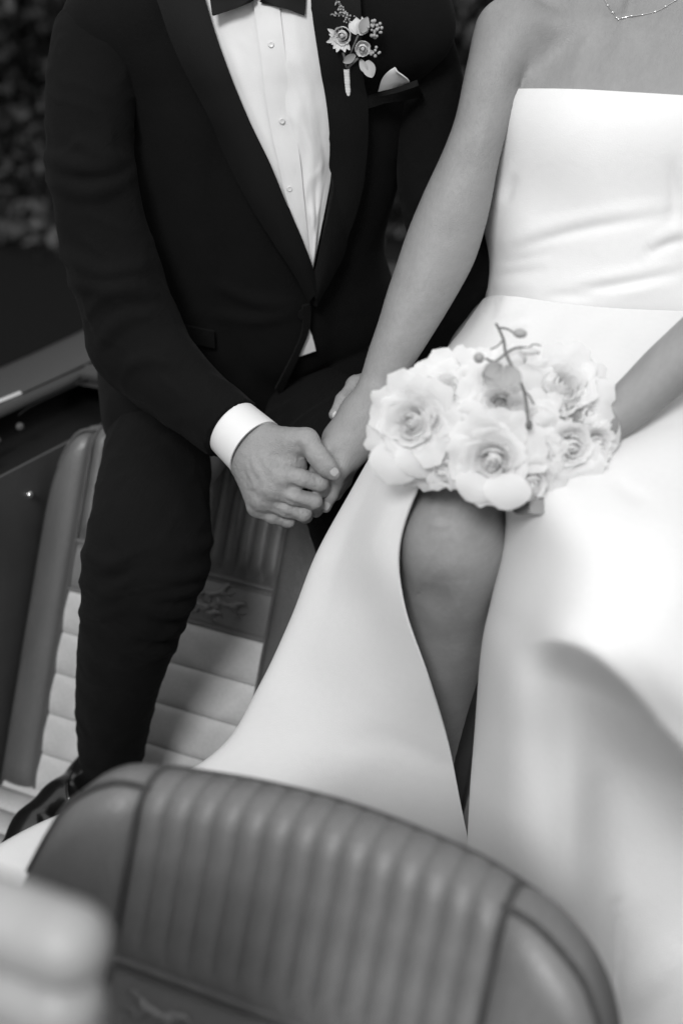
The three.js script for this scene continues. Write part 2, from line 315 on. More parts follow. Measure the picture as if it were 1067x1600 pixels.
function backrest(S, top, W, aL, aR, o) {
  const seat = sub(o.name, carT, o.label), roll = o.roll, n = o.flutes;
  for (let i = 0; i < n; i++) mesh('flute', strip(S, top, W * i / n, W * (i + 1) / n, o.bandTop, roll, o.bulge, 8, 34, 0.62), o.mUp, seat);
  mesh('side_bolster', strip(S, top, aL, -0.003, o.low, roll, 0.016, 14, 40, 0.5), o.mSide, seat);
  mesh('side_bolster', strip(S, top, W + 0.003, aR, o.low, roll, 0.016, 14, 40, 0.5), o.mSide, seat);
  // embossed band
  mesh('embossed_band', sheet(30, 10, (x, t) => S(W * x, mix(o.bandLow, o.bandTop, t), 0.003 * Math.sin(Math.PI * t)), { size: [W, 0.09] }), o.mBand, seat);
  for (const [s, r] of [[o.bandTop - 0.003, 0.0035], [o.bandTop - 0.012, 0.0015], [o.bandLow + 0.003, 0.0035], [o.bandLow + 0.011, 0.0012]]) mesh('band_welt', tube([0, 0.25, 0.5, 0.75, 1].map((x) => S(W * x, s, 0.002)), r, 30, 8), o.mBand, seat);
  const beads = []; for (let i = 0; i < 56; i++) beads.push(ball(S(W * (i + 0.5) / 56, o.bandTop - 0.0075, 0.0016), 0.0026, 1, 1, 1, 6, 5));
  mesh('braided_trim', beads, o.mBand, seat);
  for (const [x, s, k, f, tl] of o.horses) mesh('embossed_horse', horse(S, W * x, mix(o.bandLow, o.bandTop, s), 0.0032, k, f, tl), o.mBand, seat);
  // pleats below
  for (let i = 0, s = o.bandLow; s > o.low; i++, s -= o.pleat) mesh('pleat', sheet(24, 12, (x, t) => S(W * x, s - 0.001 - o.pleat * (1 - t) * 0.985, 0.007 * Math.pow(Math.sin(Math.PI * clamp(t, 0.002, 0.998)), 0.38) * Math.pow(Math.sin(Math.PI * clamp(x, 0.001, 0.999)), 0.05)), { size: [W, o.pleat] }), o.mPleat, seat);
  // piping along the two seams and the crown's outer edge
  const rollAt = (a, f, q) => { const st = top(a); return S(a, st - roll + (roll + q) * Math.sin(f), -roll + (roll + q) * Math.cos(f)); };
  for (const a of [-0.0015, W + 0.0015]) { const pts = []; for (let i = 0; i <= 8; i++) pts.push(S(a, mix(o.low, top(a) - roll, i / 8), 0.003)); for (let i = 1; i <= 6; i++) pts.push(rollAt(a, 1.9 * i / 6, 0.002)); mesh('seam_piping', tube(pts, 0.0032, 60, 7), o.mPipe, seat); }
  const rim = []; for (let i = 0; i <= 30; i++) { const a = mix(aL, aR, i / 30); rim.push(rollAt(a, 1.95, 0.001)); }
  rim.unshift(S(aL, o.low, -roll)); rim.push(S(aR, o.low, -roll));
  mesh('edge_piping', tube(rim, 0.0042, 120, 8), o.mPipe, seat);
  const inset = []; for (let i = 0; i <= 36; i++) { const a = mix(aL + 0.012, aR - 0.012, i / 36); const x = a < 0 ? (a - aL) / -aL : (a - W) / (aR - W); inset.push(rollAt(a, 0.7, 0.001 + (a < 0 || a > W ? 0.0135 * Math.sqrt(Math.sin(Math.PI * clamp(x, 0.001, 0.999))) : 0))); }
  for (const part of [inset.filter((p, i) => mix(aL + 0.012, aR - 0.012, i / 36) < 0.004), inset.filter((p, i) => mix(aL + 0.012, aR - 0.012, i / 36) > W - 0.004)]) mesh('crown_piping', tube(part, 0.0032, 60, 7), o.mPipe, seat);
  for (const [e, sg] of [[aL, -1], [aR, 1]]) mesh('side_wall', sheet(8, 24, (x, t) => { const st = top(e) - roll, s = mix(o.low, st, t); return S(e + sg * (0.012 * Math.sin(x * Math.PI / 2)), s + 0.02 * x * t, -o.deep * x); }, { size: [0.1, 0.5] }), o.mBack, seat);
  mesh('back_panel', sheet(24, 20, (x, t) => { const a = mix(aL - 0.012, aR + 0.012, x), ac = clamp(a, aL, aR), st = top(ac); return S(a, mix(o.low, st - roll * 0.35, t), mix(-o.deep, -roll * 1.75, ss(0.7, 1, t))); }, { size: [0.5, 0.5] }), o.mBack, seat);
  return seat;
}
{ // rear seat: two buckets side by side, low backrests
  const S = frame(O0, 18 * R), W = 0.37;
  const top = edge1([[-0.075, 0.06], [-0.062, 0.20], [-0.035, 0.262], [0, 0.283], [0.18, 0.29], [0.37, 0.283], [0.41, 0.265], [0.445, 0.215], [0.462, 0.10]]);
  const o = { name: 'rear_seat', label: 'rear bucket backrest with shade-darkened flutes, embossed horse band and pale pleats', roll: 0.03, flutes: 15, bulge: 0.006, bandTop: 0.09, bandLow: 0, low: -0.37, pleat: 0.072, deep: 0.1,
    mUp: M.vinylDark, mSide: M.vinylDark, mBand: M.vinyl, mPleat: M.vinylLight, mPipe: M.vinylDark, mBack: M.vinylDark,  // rear flutes: same vinyl as the front seat, shade put into a darker copy
    horses: [[0.80, 0.50, 0.036, 1, -0.12], [0.66, 0.40, 0.038, -1, 0.2], [0.62, 0.64, 0.036, -1, 0.3], [0.74, 0.66, 0.032, 1, 0.35], [0.70, 0.30, 0.032, 1, -0.35], [0.42, 0.5, 0.036, -1, 0.1]] };
  backrest(S, top, W, -0.072, 0.46, o);
  const O1 = O0.clone().addScaledVector(LAT, 0.745), S1 = frame(O1, 18 * R);
  backrest(S1, top, W, -0.072, 0.46, { ...o, label: 'rear bucket backrest behind the long white skirt' });
  // cushion, floor, tunnel
  const cu = sub('rear_cushion', carT), yb = 0.275;
  mesh('cushion_base', sheet(20, 10, (x, t) => car(mix(-0.09, 1.24, x), t < 0.7 ? 0.235 : mix(0.235, 0.06, (t - 0.7) / 0.3), 0.03 + 0.50 * Math.min(1, t / 0.7)), { size: [1.3, 0.6] }), M.vinylDark, cu);
  for (const [a0, a1] of [[-0.06, 0.44], [0.70, 1.19]]) for (let i = 0; i < 7; i++) mesh('pleat', sheet(26, 12, (x, t) => { const b = 0.06 + 0.066 * (i + t); return car(mix(a0, a1, x), yb - 0.02 + b * 0.13 + 0.016 * Math.pow(Math.sin(Math.PI * clamp(t, 0.002, 0.998)), 0.55) - 0.02 * ss(0.4, 0.53, b), b); }, { size: [0.5, 0.07] }), M.vinylLight, cu);
  mesh('floor_pan', sheet(10, 10, (x, t) => car(mix(-0.12, 1.28, x), 0.08, mix(-0.1, 2.3, t)), { size: [1.4, 2.4] }), M.carpet, carT);
  mesh('tunnel', sheet(10, 6, (x, t) => car(0.56 + mix(-0.14, 0.14, x), 0.085 + 0.17 * Math.sin(Math.PI * x), mix(0.45, 2.2, t))), M.carpet, carT);
}
{ // body: quarter panel, rail, well, fender, deck
  const q = sub('quarter_panel', carT, 'dark vinyl side panel beside the rear seat');
  mesh('panel_skin', sheet(24, 16, (s, t) => car(-0.082 - 0.012 * ss(0.9, 1, t), mix(0.06, 0.822, t), mix(-0.35, 1.6, s)), { size: [2, 0.8], thick: 0.006 }), M.vinylDark, q);
  mesh('panel_stud', ball(car(-0.078, 0.772, -0.002), 0.006), M.chrome, q);
  const w = sub('top_well', carT, 'black folding-top well above the side panel');
  mesh('well_wall', sheet(16, 6, (s, t) => car(mix(-0.092, -0.185, ss(0, 0.5, t)), mix(0.818, 0.885, ss(0.35, 1, t)), mix(-0.7, 1.6, s))), M.black, w);
  mesh('top_screw', ball(car(-0.15, 0.855, -0.08), 0.007), M.vinylDark, w);
  mesh('top_latch', [new THREE.TubeGeometry(new THREE.LineCurve3(car(-0.15, 0.835, 0.02), car(-0.15, 0.85, -0.02)), 4, 0.005, 6)], M.vinylDark, w);
  mesh('top_bracket', tube([car(-0.16, 0.87, -0.09), car(-0.158, 0.876, -0.11), car(-0.158, 0.878, -0.2), car(-0.158, 0.878, -0.34)], 0.002, 20, 6), M.black, w);
  mesh('top_hinge', new THREE.BoxGeometry(0.05, 0.03, 0.02).rotateY(-PSI).translate(...car(-0.14, 0.83, 0.05).toArray()), M.black, w);
  mesh('body_rail', sheet(20, 10, (s, t) => { const f = Math.PI * t; return car(-0.172 - 0.016 * Math.cos(f) * -1 - 0.016, 0.874 + 0.012 * Math.sin(f), mix(-0.75, 1.6, s)); }, { size: [2, 0.05] }), M.railVinyl, carT);
  mesh('rail_trim', tube([car(-0.2, 0.888, 1.5), car(-0.2, 0.888, 0.6), car(-0.2, 0.888, 0), car(-0.2, 0.885, -0.15)], 0.006, 20, 8), M.chrome, carT);
  for (const sgn of [1, -1]) mesh('fender', sheet(40, 24, (s, t) => {
    const b = mix(1.7, -1.75, s), f = t * 1.9, a = -0.2 - 0.2 * Math.sin(Math.min(f, Math.PI / 2)) - 0.02 * ss(1.57, 1.9, f), y = 0.885 - 0.03 * (1 - Math.cos(Math.min(f, 1.57))) - 0.6 * ss(0.7, 1.9, f) + 0.03 * ss(-0.2, -1.2, b);
    return car(sgn > 0 ? a : 1.13 - a, y, b);
  }, { size: [3.4, 0.8] }), M.paint, carT);
  mesh('rear_deck', sheet(30, 30, (s, t) => { const a = mix(-0.2, 1.33, s), b = mix(-0.28, -1.75, t), e = (s - 0.5) * 2; return car(a, 0.885 - 0.04 * e * e * 0.3 - 0.03 * t + (t > 0.97 ? -0.25 * (t - 0.97) / 0.03 : 0), b); }, { size: [1.5, 1.4] }), M.paint, carT);
  mesh('deck_lip', tube([car(-0.17, 0.883, -0.32), car(0.2, 0.893, -0.3), car(0.56, 0.9, -0.29), car(0.9, 0.893, -0.3), car(1.3, 0.883, -0.32)], 0.02, 30, 8), M.railVinyl, carT);
  mesh('seat_shelf', sheet(20, 8, (s, t) => { const p = car(mix(-0.08, 1.25, s), mix(0.80, 0.875, t), mix(-0.19, -0.3, t)); return p; }, { size: [1.3, 0.2] }), M.black, carT);
}
{ // front bucket seat, near and out of focus
  const O = P(180, 1490, 1.332), S = frame(O, 18 * R), W = 0.352;
  const top = edge1([[-0.124, -0.03], [-0.112, 0.045], [-0.078, 0.125], [-0.038, 0.162], [0, 0.174], [0.1, 0.187], [0.2, 0.191], [0.318, 0.18], [0.385, 0.158], [0.43, 0.125], [0.462, 0.07], [0.478, -0.02]]);
  const o = { name: 'front_seat', label: 'grey front bucket backrest with vertical flutes in front of the white skirt', roll: 0.036, flutes: 14, bulge: 0.005, bandTop: 0.0, bandLow: -0.09, low: -0.5, pleat: 0.075, deep: 0.1,
    mUp: M.vinyl, mSide: M.vinyl, mBand: M.vinyl, mPleat: M.vinylLight, mPipe: M.vinylDark, mBack: M.vinylDark,
    horses: [[0.16, 0.55, 0.036, 1, -0.2], [0.32, 0.45, 0.036, 1, 0.1], [0.46, 0.6, 0.034, 1, 0], [0.6, 0.45, 0.036, -1, 0.2], [0.8, 0.5, 0.036, -1, -0.1]] };
  backrest(S, top, W, -0.12, 0.472, o);
  // the other front backrest, slid and tipped forward, close to the lens: pale pleats across a darker shell
  const o2 = sub('front_seat', carT, 'pale pleated front backrest slid forward'), E = P(104, 1476, 0.75), tip = UP.clone().multiplyScalar(-0.97).addScaledVector(FWD, -0.22).normalize(), shell = new Field();
  for (let i = 0; i < 7; i++) {
    const e = E.clone().addScaledVector(tip, 0.056 * i).addScaledVector(LAT, -0.012 * Math.pow(i ? 1 : 0, 1)), f = new Field(); f.cap(e, e.clone().addScaledVector(LAT, -0.5), 0.024, 0.025, 0.01);
    mesh('pleat', nets(f, 0.006), M.vinylPale, o2);
    const b = e.clone().addScaledVector(FWD, -0.03).addScaledVector(tip, 0.02).addScaledVector(LAT, -0.03); if (i) shell.cap(b, b.clone().addScaledVector(LAT, -0.46), 0.03, 0.03, 0.03);
  }
  mesh('back_panel', nets(shell, 0.009), M.vinyl, o2);
}
{ // front cushion and dashboard, below the picture
  mesh('front_cushion', sheet(20, 16, (s, t) => car(mix(0.54, 1.12, s), 0.40 + 0.05 * Math.sin(Math.PI * s) * 0.6 + 0.06 * t - 0.12 * ss(0.85, 1, t), mix(1.02, 1.5, t)), { size: [0.6, 0.5], thick: 0.1 }), M.vinylLight, carT);
  mesh('dashboard', sheet(20, 12, (s, t) => car(mix(-0.2, 1.35, s), t < 0.5 ? mix(0.55, 0.9, t * 2) : 0.9 + 0.03 * Math.sin((t - 0.5) * 6.28), t < 0.5 ? 2.0 : mix(2.0, 2.4, t * 2 - 1)), { size: [1.5, 0.8] }), M.black, carT);
}
// ------------------------------------------------------------------ people: shared pieces
const nailAt = (field, u, v, w, h, turn) => sheet(8, 8, (s, t) => {   // a nail laid on a finger end
  const x = (s - 0.5) * w, y = (t - 0.5) * h, e = 1 - 0.35 * Math.pow(Math.abs(2 * t - 1), 3) , c = Math.cos(turn), n = Math.sin(turn);
  const p = field.hit(u + x * e * c - y * n, v + x * e * n + y * c); return p.addScaledVector(field.grad(p, 0.003), 0.0007);
});
function headOf(person, at, face, up, skin, hair, longHair) {          // head above the picture's edge: skull, jaw, nose, ears, eyes, hair
  const right = face.clone().cross(up).normalize(), K = (x, y, z) => at.clone().addScaledVector(right, x).addScaledVector(up, y).addScaledVector(face, z), f = new Field();
  f.cap(K(0, 0.045, -0.03), K(0, 0.03, 0.015), 0.078, 0.072, 0.03).cap(K(0, -0.03, 0.04), K(0, -0.085, 0.065), 0.055, 0.03, 0.03).cap(K(-0.035, -0.06, 0.0), K(0.035, -0.06, 0.0), 0.035, 0.035, 0.03);
  f.cap(K(0, 0.01, 0.085), K(0, -0.028, 0.105), 0.009, 0.013, 0.012).cap(K(-0.018, -0.062, 0.088), K(0.018, -0.062, 0.088), 0.008, 0.008, 0.008);
  for (const s of [-1, 1]) { f.cap(K(s * 0.03, 0.012, 0.098), K(s * 0.032, 0.012, 0.1), 0.013, 0.013, 0.012, -1); f.cap(K(s * 0.076, 0.012, -0.01), K(s * 0.074, -0.03, -0.002), 0.014, 0.009, 0.008); f.cap(K(s * 0.014, 0.032, 0.082), K(s * 0.046, 0.03, 0.07), 0.006, 0.005, 0.01); }
  f.cap(K(0, -0.07, -0.01), K(0, -0.17, -0.03), 0.052, 0.058, 0.03);
  const h = new Field((x, y, z) => 0.004 * N3(x * 90, y * 30, z * 90));
  h.cap(K(0, 0.06, -0.04), K(0, 0.055, 0.0), 0.082, 0.078, 0.02).cap(K(0, 0.02, -0.06), K(0, longHair ? -0.06 : -0.02, -0.06), 0.07, 0.06, 0.02);
  if (longHair) h.cap(K(0, -0.06, -0.1), K(0, -0.07, -0.11), 0.045, 0.045, 0.02);
  mesh('hair', nets(h, 0.006), hair, person);
  for (const s of [-1, 1]) mesh('eye', ball(K(s * 0.031, 0.01, 0.077), 0.0115), M.eye, person);
  return nets(f, 0.004);
}
const cuffRing = (a, b, r0, r1, wob) => { const ax = b.clone().sub(a).normalize(), x = V(0.3, 1, 0.2).cross(ax).normalize(), y = ax.clone().cross(x); return (s, t) => { const f = s * 2 * Math.PI, r = mix(r0, r1, t) * (1 + wob * Math.sin(f * 3 + 1)); return a.clone().lerp(b, t).addScaledVector(x, r * Math.cos(f)).addScaledVector(y, r * Math.sin(f)); }; };

// ------------------------------------------------------------------ the man in the dinner suit
const groom = thing('person', 'person in black tuxedo and bow tie sitting on the rear backrest holding hands', 'person');
// right hand, closed over hers
const gh = new Field((x, y, z) => 0.0005 * N3(x * 160, y * 160, z * 160));
gh.chain([[352, 655, 1.90, 37], [392, 694, 1.878, 37]], 0.02);
gh.chain([[388, 685, 1.875, 32], [437, 742, 1.832, 20]], 0.02); gh.chain([[384, 694, 1.878, 30], [424, 762, 1.836, 19]], 0.02);
gh.chain([[384, 702, 1.880, 27], [411, 779, 1.848, 18]], 0.02); gh.chain([[386, 710, 1.884, 22], [403, 791, 1.864, 17]], 0.02);
gh.chain([[400, 682, 1.868, 27], [455, 692, 1.838, 19], [480, 687, 1.828, 16.5]], 0.018);                          // thumb metacarpal
gh.chain([[430, 700, 1.85, 20], [452, 726, 1.846, 18]], 0.018); gh.chain([[462, 706, 1.846, 14], [466, 730, 1.848, 13]], 0.012);                                                       // first web
gh.chain([[478, 690, 1.828, 17.5], [498, 714, 1.818, 15], [510, 729, 1.816, 14], [521, 740, 1.818, 11]], 0.009, 0.012);
gh.chain([[438, 742, 1.832, 16], [470, 748, 1.825, 15], [498, 754, 1.834, 14.6], [503, 765, 1.858, 12.5], [490, 762, 1.882, 10]], 0.0035, 0.006);
gh.chain([[425, 764, 1.836, 15], [460, 776, 1.832, 13.4], [490, 783, 1.842, 13.2], [493, 789, 1.864, 11.8], [480, 784, 1.888, 10]], 0.0035, 0.006);
gh.chain([[411, 781, 1.848, 14.5], [445, 795, 1.845, 12.8], [474, 802, 1.853, 12.6], [477, 806, 1.873, 11.2], [466, 800, 1.894, 9]], 0.0035, 0.006);
gh.chain([[402, 793, 1.864, 13.5], [426, 806, 1.860, 11.8], [450, 813, 1.868, 11.4], [453, 814, 1.886, 10], [446, 806, 1.90, 8]], 0.0035, 0.006);
for (const [u, v, d, r] of [[437, 744, 1.829, 15], [423, 763, 1.832, 14], [410, 780, 1.845, 13.5]]) gh.chain([[u - 3, v, d - 0.002, r], [u + 4, v + 1, d - 0.002, r - 1]], 0.008);
gh.fold([[402, 705], [415, 722], [428, 740]], 0.0035, 0.006); gh.fold([[391, 712], [402, 735], [416, 757]], 0.0034, 0.006); gh.fold([[384, 722], [392, 745], [404, 772]], 0.003, 0.006);   // tendons
gh.fold([[390, 742], [400, 722], [420, 708], [436, 704]], 0.0022, 0.005); gh.fold([[386, 752], [394, 762], [405, 757]], 0.0022, 0.004);       // veins
gh.fold([[460, 692], [467, 700], [471, 712], [468, 722]], 0.004, 0.005, -1, 0.7);                                       // crease at the thumb's root
gh.fold([[492, 708], [500, 705], [509, 703]], 0.0012, 0.002, -1); gh.fold([[495, 714], [503, 711], [512, 708]], 0.0012, 0.002, -1);
gh.fold([[490, 744], [495, 756], [494, 770]], 0.0010, 0.002, -1); gh.fold([[483, 771], [487, 783], [485, 795]], 0.0010, 0.002, -1);
gh.fold([[448, 756], [472, 764], [504, 771]], 0.0036, 0.003, -1, 0.8); gh.fold([[434, 776], [460, 788], [492, 797]], 0.0034, 0.003, -1, 0.8); gh.fold([[420, 792], [445, 805], [468, 813]], 0.003, 0.003, -1, 0.8);
// left hand, resting behind her wrist
const gl = new Field((x, y, z) => 0.0005 * N3(x * 160, y * 160, z * 160));
gl.chain([[640, 585, 1.985, 24], [610, 598, 1.985, 26], [585, 600, 1.985, 22]], 0.02);
gl.chain([[590, 590, 1.98, 15], [556, 602, 1.972, 14], [537, 626, 1.955, 12], [523, 648, 1.948, 9.5]], 0.008);
gl.chain([[592, 600, 1.99, 15], [562, 618, 1.985, 13], [546, 642, 1.978, 11.5], [536, 658, 1.97, 10]], 0.008);
gl.chain([[596, 610, 1.995, 14], [570, 632, 1.99, 12], [556, 652, 1.985, 11]], 0.008); gl.chain([[640, 582, 1.97, 14], [622, 590, 1.945, 12], [612, 602, 1.935, 10]], 0.008);

// jacket
const gj = new Field((x, y, z) => 0.0035 * N3(x * 9, y * 7, z * 9) + 0.0016 * N3(x * 26, y * 20, z * 26));
gj.limb([[178, 52, 1.93, 84], [330, 20, 1.93, 92], [480, 8, 1.90, 90], [632, 40, 1.88, 80]], 0.05);
gj.limb([[318, 110, 1.99, 140], [335, 300, 2.07, 140], [372, 490, 2.18, 132]], 0.05);
gj.limb([[538, 90, 1.96, 124], [512, 280, 2.04, 106], [492, 370, 2.09, 106], [498, 470, 2.15, 108]], 0.04);
gj.limb([[415, 110, 1.965, 140], [425, 300, 2.04, 135], [440, 480, 2.14, 122]], 0.05);
gj.limb([[218, 120, 1.98, 66], [226, 260, 2.0, 62], [262, 420, 2.08, 66]], 0.05);                                                   // under the arm
gj.limb([[375, 560, 2.28, 150], [510, 560, 2.24, 100]], 0.05);
gj.limb([[255, 545, 2.22, 100], [252, 640, 2.14, 92]], 0.05);                                                          // right skirt over the hip
gj.limb([[535, 480, 2.18, 70], [538, 560, 2.18, 68]], 0.05);
const rumple = (x, y, z) => 0.003 * N3(x * 11, y * 9, z * 11) + 0.0016 * N3(x * 26, y * 20, z * 26) - 0.0016 * Math.max(0, 1 - 5 * Math.abs(N3(x * 14 + y * 6, y * 16, z * 14))), gsr = new Field(rumple), gsl = new Field(rumple);
gsr.limb([[152, 70, 1.925, 72], [142, 205, 1.91, 66], [160, 350, 1.92, 67], [214, 535, 1.95, 70]], 0.02, 0.03);              // right sleeve
gsr.limb([[214, 535, 1.95, 70], [290, 612, 1.915, 58], [385, 684, 1.88, 48]], 0.02, 0.03);
gsl.limb([[652, 85, 1.95, 62], [676, 210, 1.98, 60], [690, 310, 2.0, 61], [712, 415, 2.02, 57]], 0.02, 0.03);                                  // left sleeve
gsl.limb([[712, 415, 2.02, 57], [655, 520, 2.0, 52], [596, 596, 1.99, 46]], 0.02, 0.03);
const wristA = P(365, 666, 1.888), wristB = P(404, 700, 1.868), armAx = wristB.clone().sub(wristA).normalize();
const hipR = P(320, 590, 2.3), kneeR = P(228, 860, 1.97);
gsr.cut(P(365, 667, 1.887), armAx);
gsl.cut(P(618, 575, 1.99), P(600, 590, 1.99).sub(P(650, 520, 2.0)));
gj.cut(P(225, 654, 2.05), kneeR.clone().sub(hipR).normalize().add(V(-0.1, -0.25, 0)), 0.24);                               // hem
// folds on the sleeves and at the waist
for (const [pts, r] of [
  [[[60, 246], [90, 252], [120, 262], [165, 262], [205, 248]], 0.011], [[[64, 276], [95, 288], [130, 300], [175, 290], [215, 262]], 0.010], [[[112, 212], [150, 240], [190, 246]], 0.007],
  [[[82, 392], [112, 406], [150, 428], [200, 424], [240, 405]], 0.010], [[[100, 440], [130, 444], [170, 450], [225, 440]], 0.010], [[[136, 505], [165, 470], [210, 455], [252, 462]], 0.012], [[[150, 545], [190, 500], [240, 490]], 0.008], [[[190, 575], [240, 560], [290, 575]], 0.007]]) gsr.fold(pts, r * 1.2, 0.009, 1, 1.0);
for (const [pts, r] of [[[[648, 300], [680, 320], [712, 310]], 0.009], [[[655, 360], [690, 380], [735, 365]], 0.009]]) gsl.fold(pts, r, 0.012, 1, 0.9);
for (const [pts, r] of [[[[470, 478], [400, 470], [330, 440]], 0.007], [[[472, 486], [400, 500], [320, 490]], 0.006]]) gj.fold(pts, r, 0.012, 1, 0.9);
for (const [pts, r] of [[[[92, 268], [130, 280], [180, 276], [212, 255]], 0.006], [[[118, 424], [160, 440], [220, 430]], 0.006], [[[134, 515], [150, 490], [180, 468], [215, 462]], 0.006]]) gsr.fold(pts, r, 0.008, -1, 1.1);
const jacket = mesh('jacket', nets(gj, 0.0065), M.wool, groom);
jacket.userData.label = 'black wool dinner jacket fastened at the waist';
mesh('sleeve', nets(gsr, 0.0055), M.wool, jacket); mesh('sleeve', nets(gsl, 0.0065), M.wool, jacket);
const gjs = new Field(); gjs.q = gj.q; gjs.lo = gj.lo; gjs.hi = gj.hi;                                                    // the jacket without its rumples, to lay pieces on
const lapelL = [[[244, -12], [270, 50], [296, 102], [322, 150], [352, 212], [385, 288], [425, 362], [458, 418], [479, 462]], [[320, -12], [336, 38], [352, 84], [385, 168], [420, 250], [440, 305], [458, 352], [471, 392], [483, 440]]];
const lapelR = [[[489, -12], [494, 40], [500, 100], [508, 160], [513, 215], [512, 262], [503, 322], [494, 375], [483, 440]], [[562, -12], [566, 40], [566, 100], [566, 160], [564, 225], [556, 290], [540, 348], [512, 412], [482, 470]]];
mesh('shirt_front', sheet(44, 70, (s, t) => {
  const f = over(gjs, lapelL[1], lapelR[0], (x, y) => {
    const soft = Math.sin(Math.PI * clamp(x));
    const rd = (q) => 1 - Math.abs(q) * 2.2; return 0.003 + soft * (0.0035 * Math.sin(x * 9 + y * 3.1 + 0.8 * Math.sin(y * 5)) + 0.003 * N3(x * 7, y * 4, 1) + 0.003 * rd(N3(x * 2.4 + y, y * 3.2 - x * 1.6, 4)) + 0.002 * rd(N3(x * 3 - y * 2, y * 6 + x * 2, 9)));
  }); return f(mix(-0.06, 1.06, s), t);
}, { size: [0.15, 0.4], thick: 0.002 }), M.shirt, groom);
const shirt = groom.children[groom.children.length - 1];
mesh('placket', sheet(8, 60, over(gjs, [[396, -8], [403, 40], [409, 90], [414, 140], [423, 200], [434, 250], [444, 300], [458, 350], [470, 395]], [[436, -8], [441, 40], [446, 90], [452, 140], [459, 200], [465, 250], [470, 300], [475, 350], [479, 395]], (s, t) => 0.0078 + 0.001 * Math.sin(Math.PI * s) + 0.0015 * N3(s, t * 7, 8) + 0.002 * Math.sin(t * 11) * s), { thick: 0.002 }), M.shirt, shirt);
mesh('shirt_crease', sheet(6, 20, over(gjs, [[436, 250], [438, 268], [446, 300], [456, 350]], [[452, 236], [462, 262], [466, 300], [468, 350]], (s, t) => 0.0065 + 0.004 * Math.sin(Math.PI * s) * Math.sin(Math.PI * t))), M.shirt, shirt);
for (const [u, v] of [[424, 71], [439, 187], [450, 292]]) {
  const c = gjs.hit(u, v), n = gjs.grad(c, 0.004); c.addScaledVector(n, v < 100 ? 0.0125 : 0.0105);
  const b = new THREE.LatheGeometry([[0, 0.0008], [0.0018, 0.0008], [0.0026, 0.0014], [0.0036, 0.0014], [0.0040, 0.0006], [0.0038, -0.001]].map(([x, y]) => new THREE.Vector2(x, y)), 18);
  b.applyQuaternion(new THREE.Quaternion().setFromUnitVectors(UP, n)); b.translate(c.x, c.y, c.z); mesh('button', b, M.pearl, shirt);
}
for (const L of [lapelL, lapelR]) mesh('lapel', sheet(16, 60, over(gjs, L[0], L[1], (s, t) => 0.012 + 0.003 * Math.sin(Math.PI * s) + (L === lapelL ? 0.0012 : 0)), { thick: 0.009, size: [0.07, 0.4] }), M.lapel, jacket);
mesh('shirt_tail', sheet(8, 8, over(gjs, [[478, 512], [468, 534], [458, 556]], [[482, 512], [488, 532], [491, 545]], () => 0.004), { thick: 0.002 }), M.shirt, shirt);
mesh('front_edge', sheet(6, 24, over(gjs, [[470, 474], [470, 510], [458, 545], [430, 600]], [[482, 470], [480, 508], [466, 548], [440, 604]], () => 0.005), { thick: 0.006 }), M.wool, jacket);
{ const c = gjs.hit(472, 487), n = gjs.grad(c, 0.004), b = new THREE.CylinderGeometry(0.0085, 0.0085, 0.003, 20); b.applyQuaternion(new THREE.Quaternion().setFromUnitVectors(UP, n)); c.addScaledVector(n, 0.008); b.translate(c.x, c.y, c.z); mesh('jacket_button', b, M.silk, jacket); }
mesh('pocket_flap', sheet(12, 5, over(gjs, [[266, 498], [266, 506], [268, 524]], [[336, 514], [337, 522], [338, 540]], () => 0.0045), { thick: 0.004 }), M.wool, jacket);
mesh('pocket_welt', sheet(12, 5, over(gjs, [[566, 147], [567, 154], [568, 163]], [[648, 114], [649, 121], [650, 130]], () => 0.0105), { thick: 0.009 }), M.lapel, jacket);
mesh('pocket_square', sheet(10, 10, over(gjs, [[590, 142], [596, 122], [606, 109], [617, 102]], [[637, 126], [636, 116], [628, 108], [618, 102.5]], (s, t) => 0.001 + (0.011 * s + 0.004 * Math.max(0, 0.62 - s)) * mix(0.45, 1, Math.sin(Math.PI * Math.min(1, t * 0.6 + 0.1)))), { thick: 0.0015 }), M.shirt, groom);
// bow tie and collar
{
  const bt = sub('bow_tie', groom), C = gjs.hit(409, 0), n = gjs.grad(C, 0.01), X = P(480, -12, 1.8).sub(P(340, -12, 1.8)).normalize(), Y = n.clone().cross(X).normalize(); C.addScaledVector(n, 0.018).addScaledVector(Y, 0.012);
  for (const s of [-1, 1]) mesh('bow_wing', sheet(16, 12, (x, t) => { const w = mix(0.014, 0.034, Math.pow(x, 0.7)) * (s < 0 ? 1.05 : 0.98), y = (t - 0.5) * 2; return C.clone().addScaledVector(X, s * (0.004 + 0.058 * x + 0.003 * y * x)).addScaledVector(Y, y * w - 0.002).addScaledVector(n, 0.008 * Math.sin(Math.PI * x) * Math.cos(y * 1.4) + 0.003 * Math.cos(y * 6) * (1 - x)); }, { thick: 0.006 }), M.silk, bt);
  mesh('knot', ball(C.clone().addScaledVector(n, 0.006), 0.012, 1.1, 1, 0.8), M.silk, bt);
  for (const s of [-1, 1]) mesh('collar', sheet(10, 8, (x, t) => C.clone().addScaledVector(X, s * (0.004 + 0.06 * x)).addScaledVector(Y, 0.03 - 0.005 * x + 0.045 * t).addScaledVector(n, -0.02 - 0.05 * x * x - 0.03 * t), { thick: 0.003 }), M.shirt, shirt);
}
// shirt cuff
{
  const cf = cuffRing(P(361, 665, 1.889), P(398, 699, 1.870), 0.0405, 0.0435, 0.015);
  mesh('shirt_cuff', sheet(48, 8, (s, t) => cf(s, t), { thick: 0.0022, close: true, size: [0.25, 0.05] }), M.shirt, groom);
}
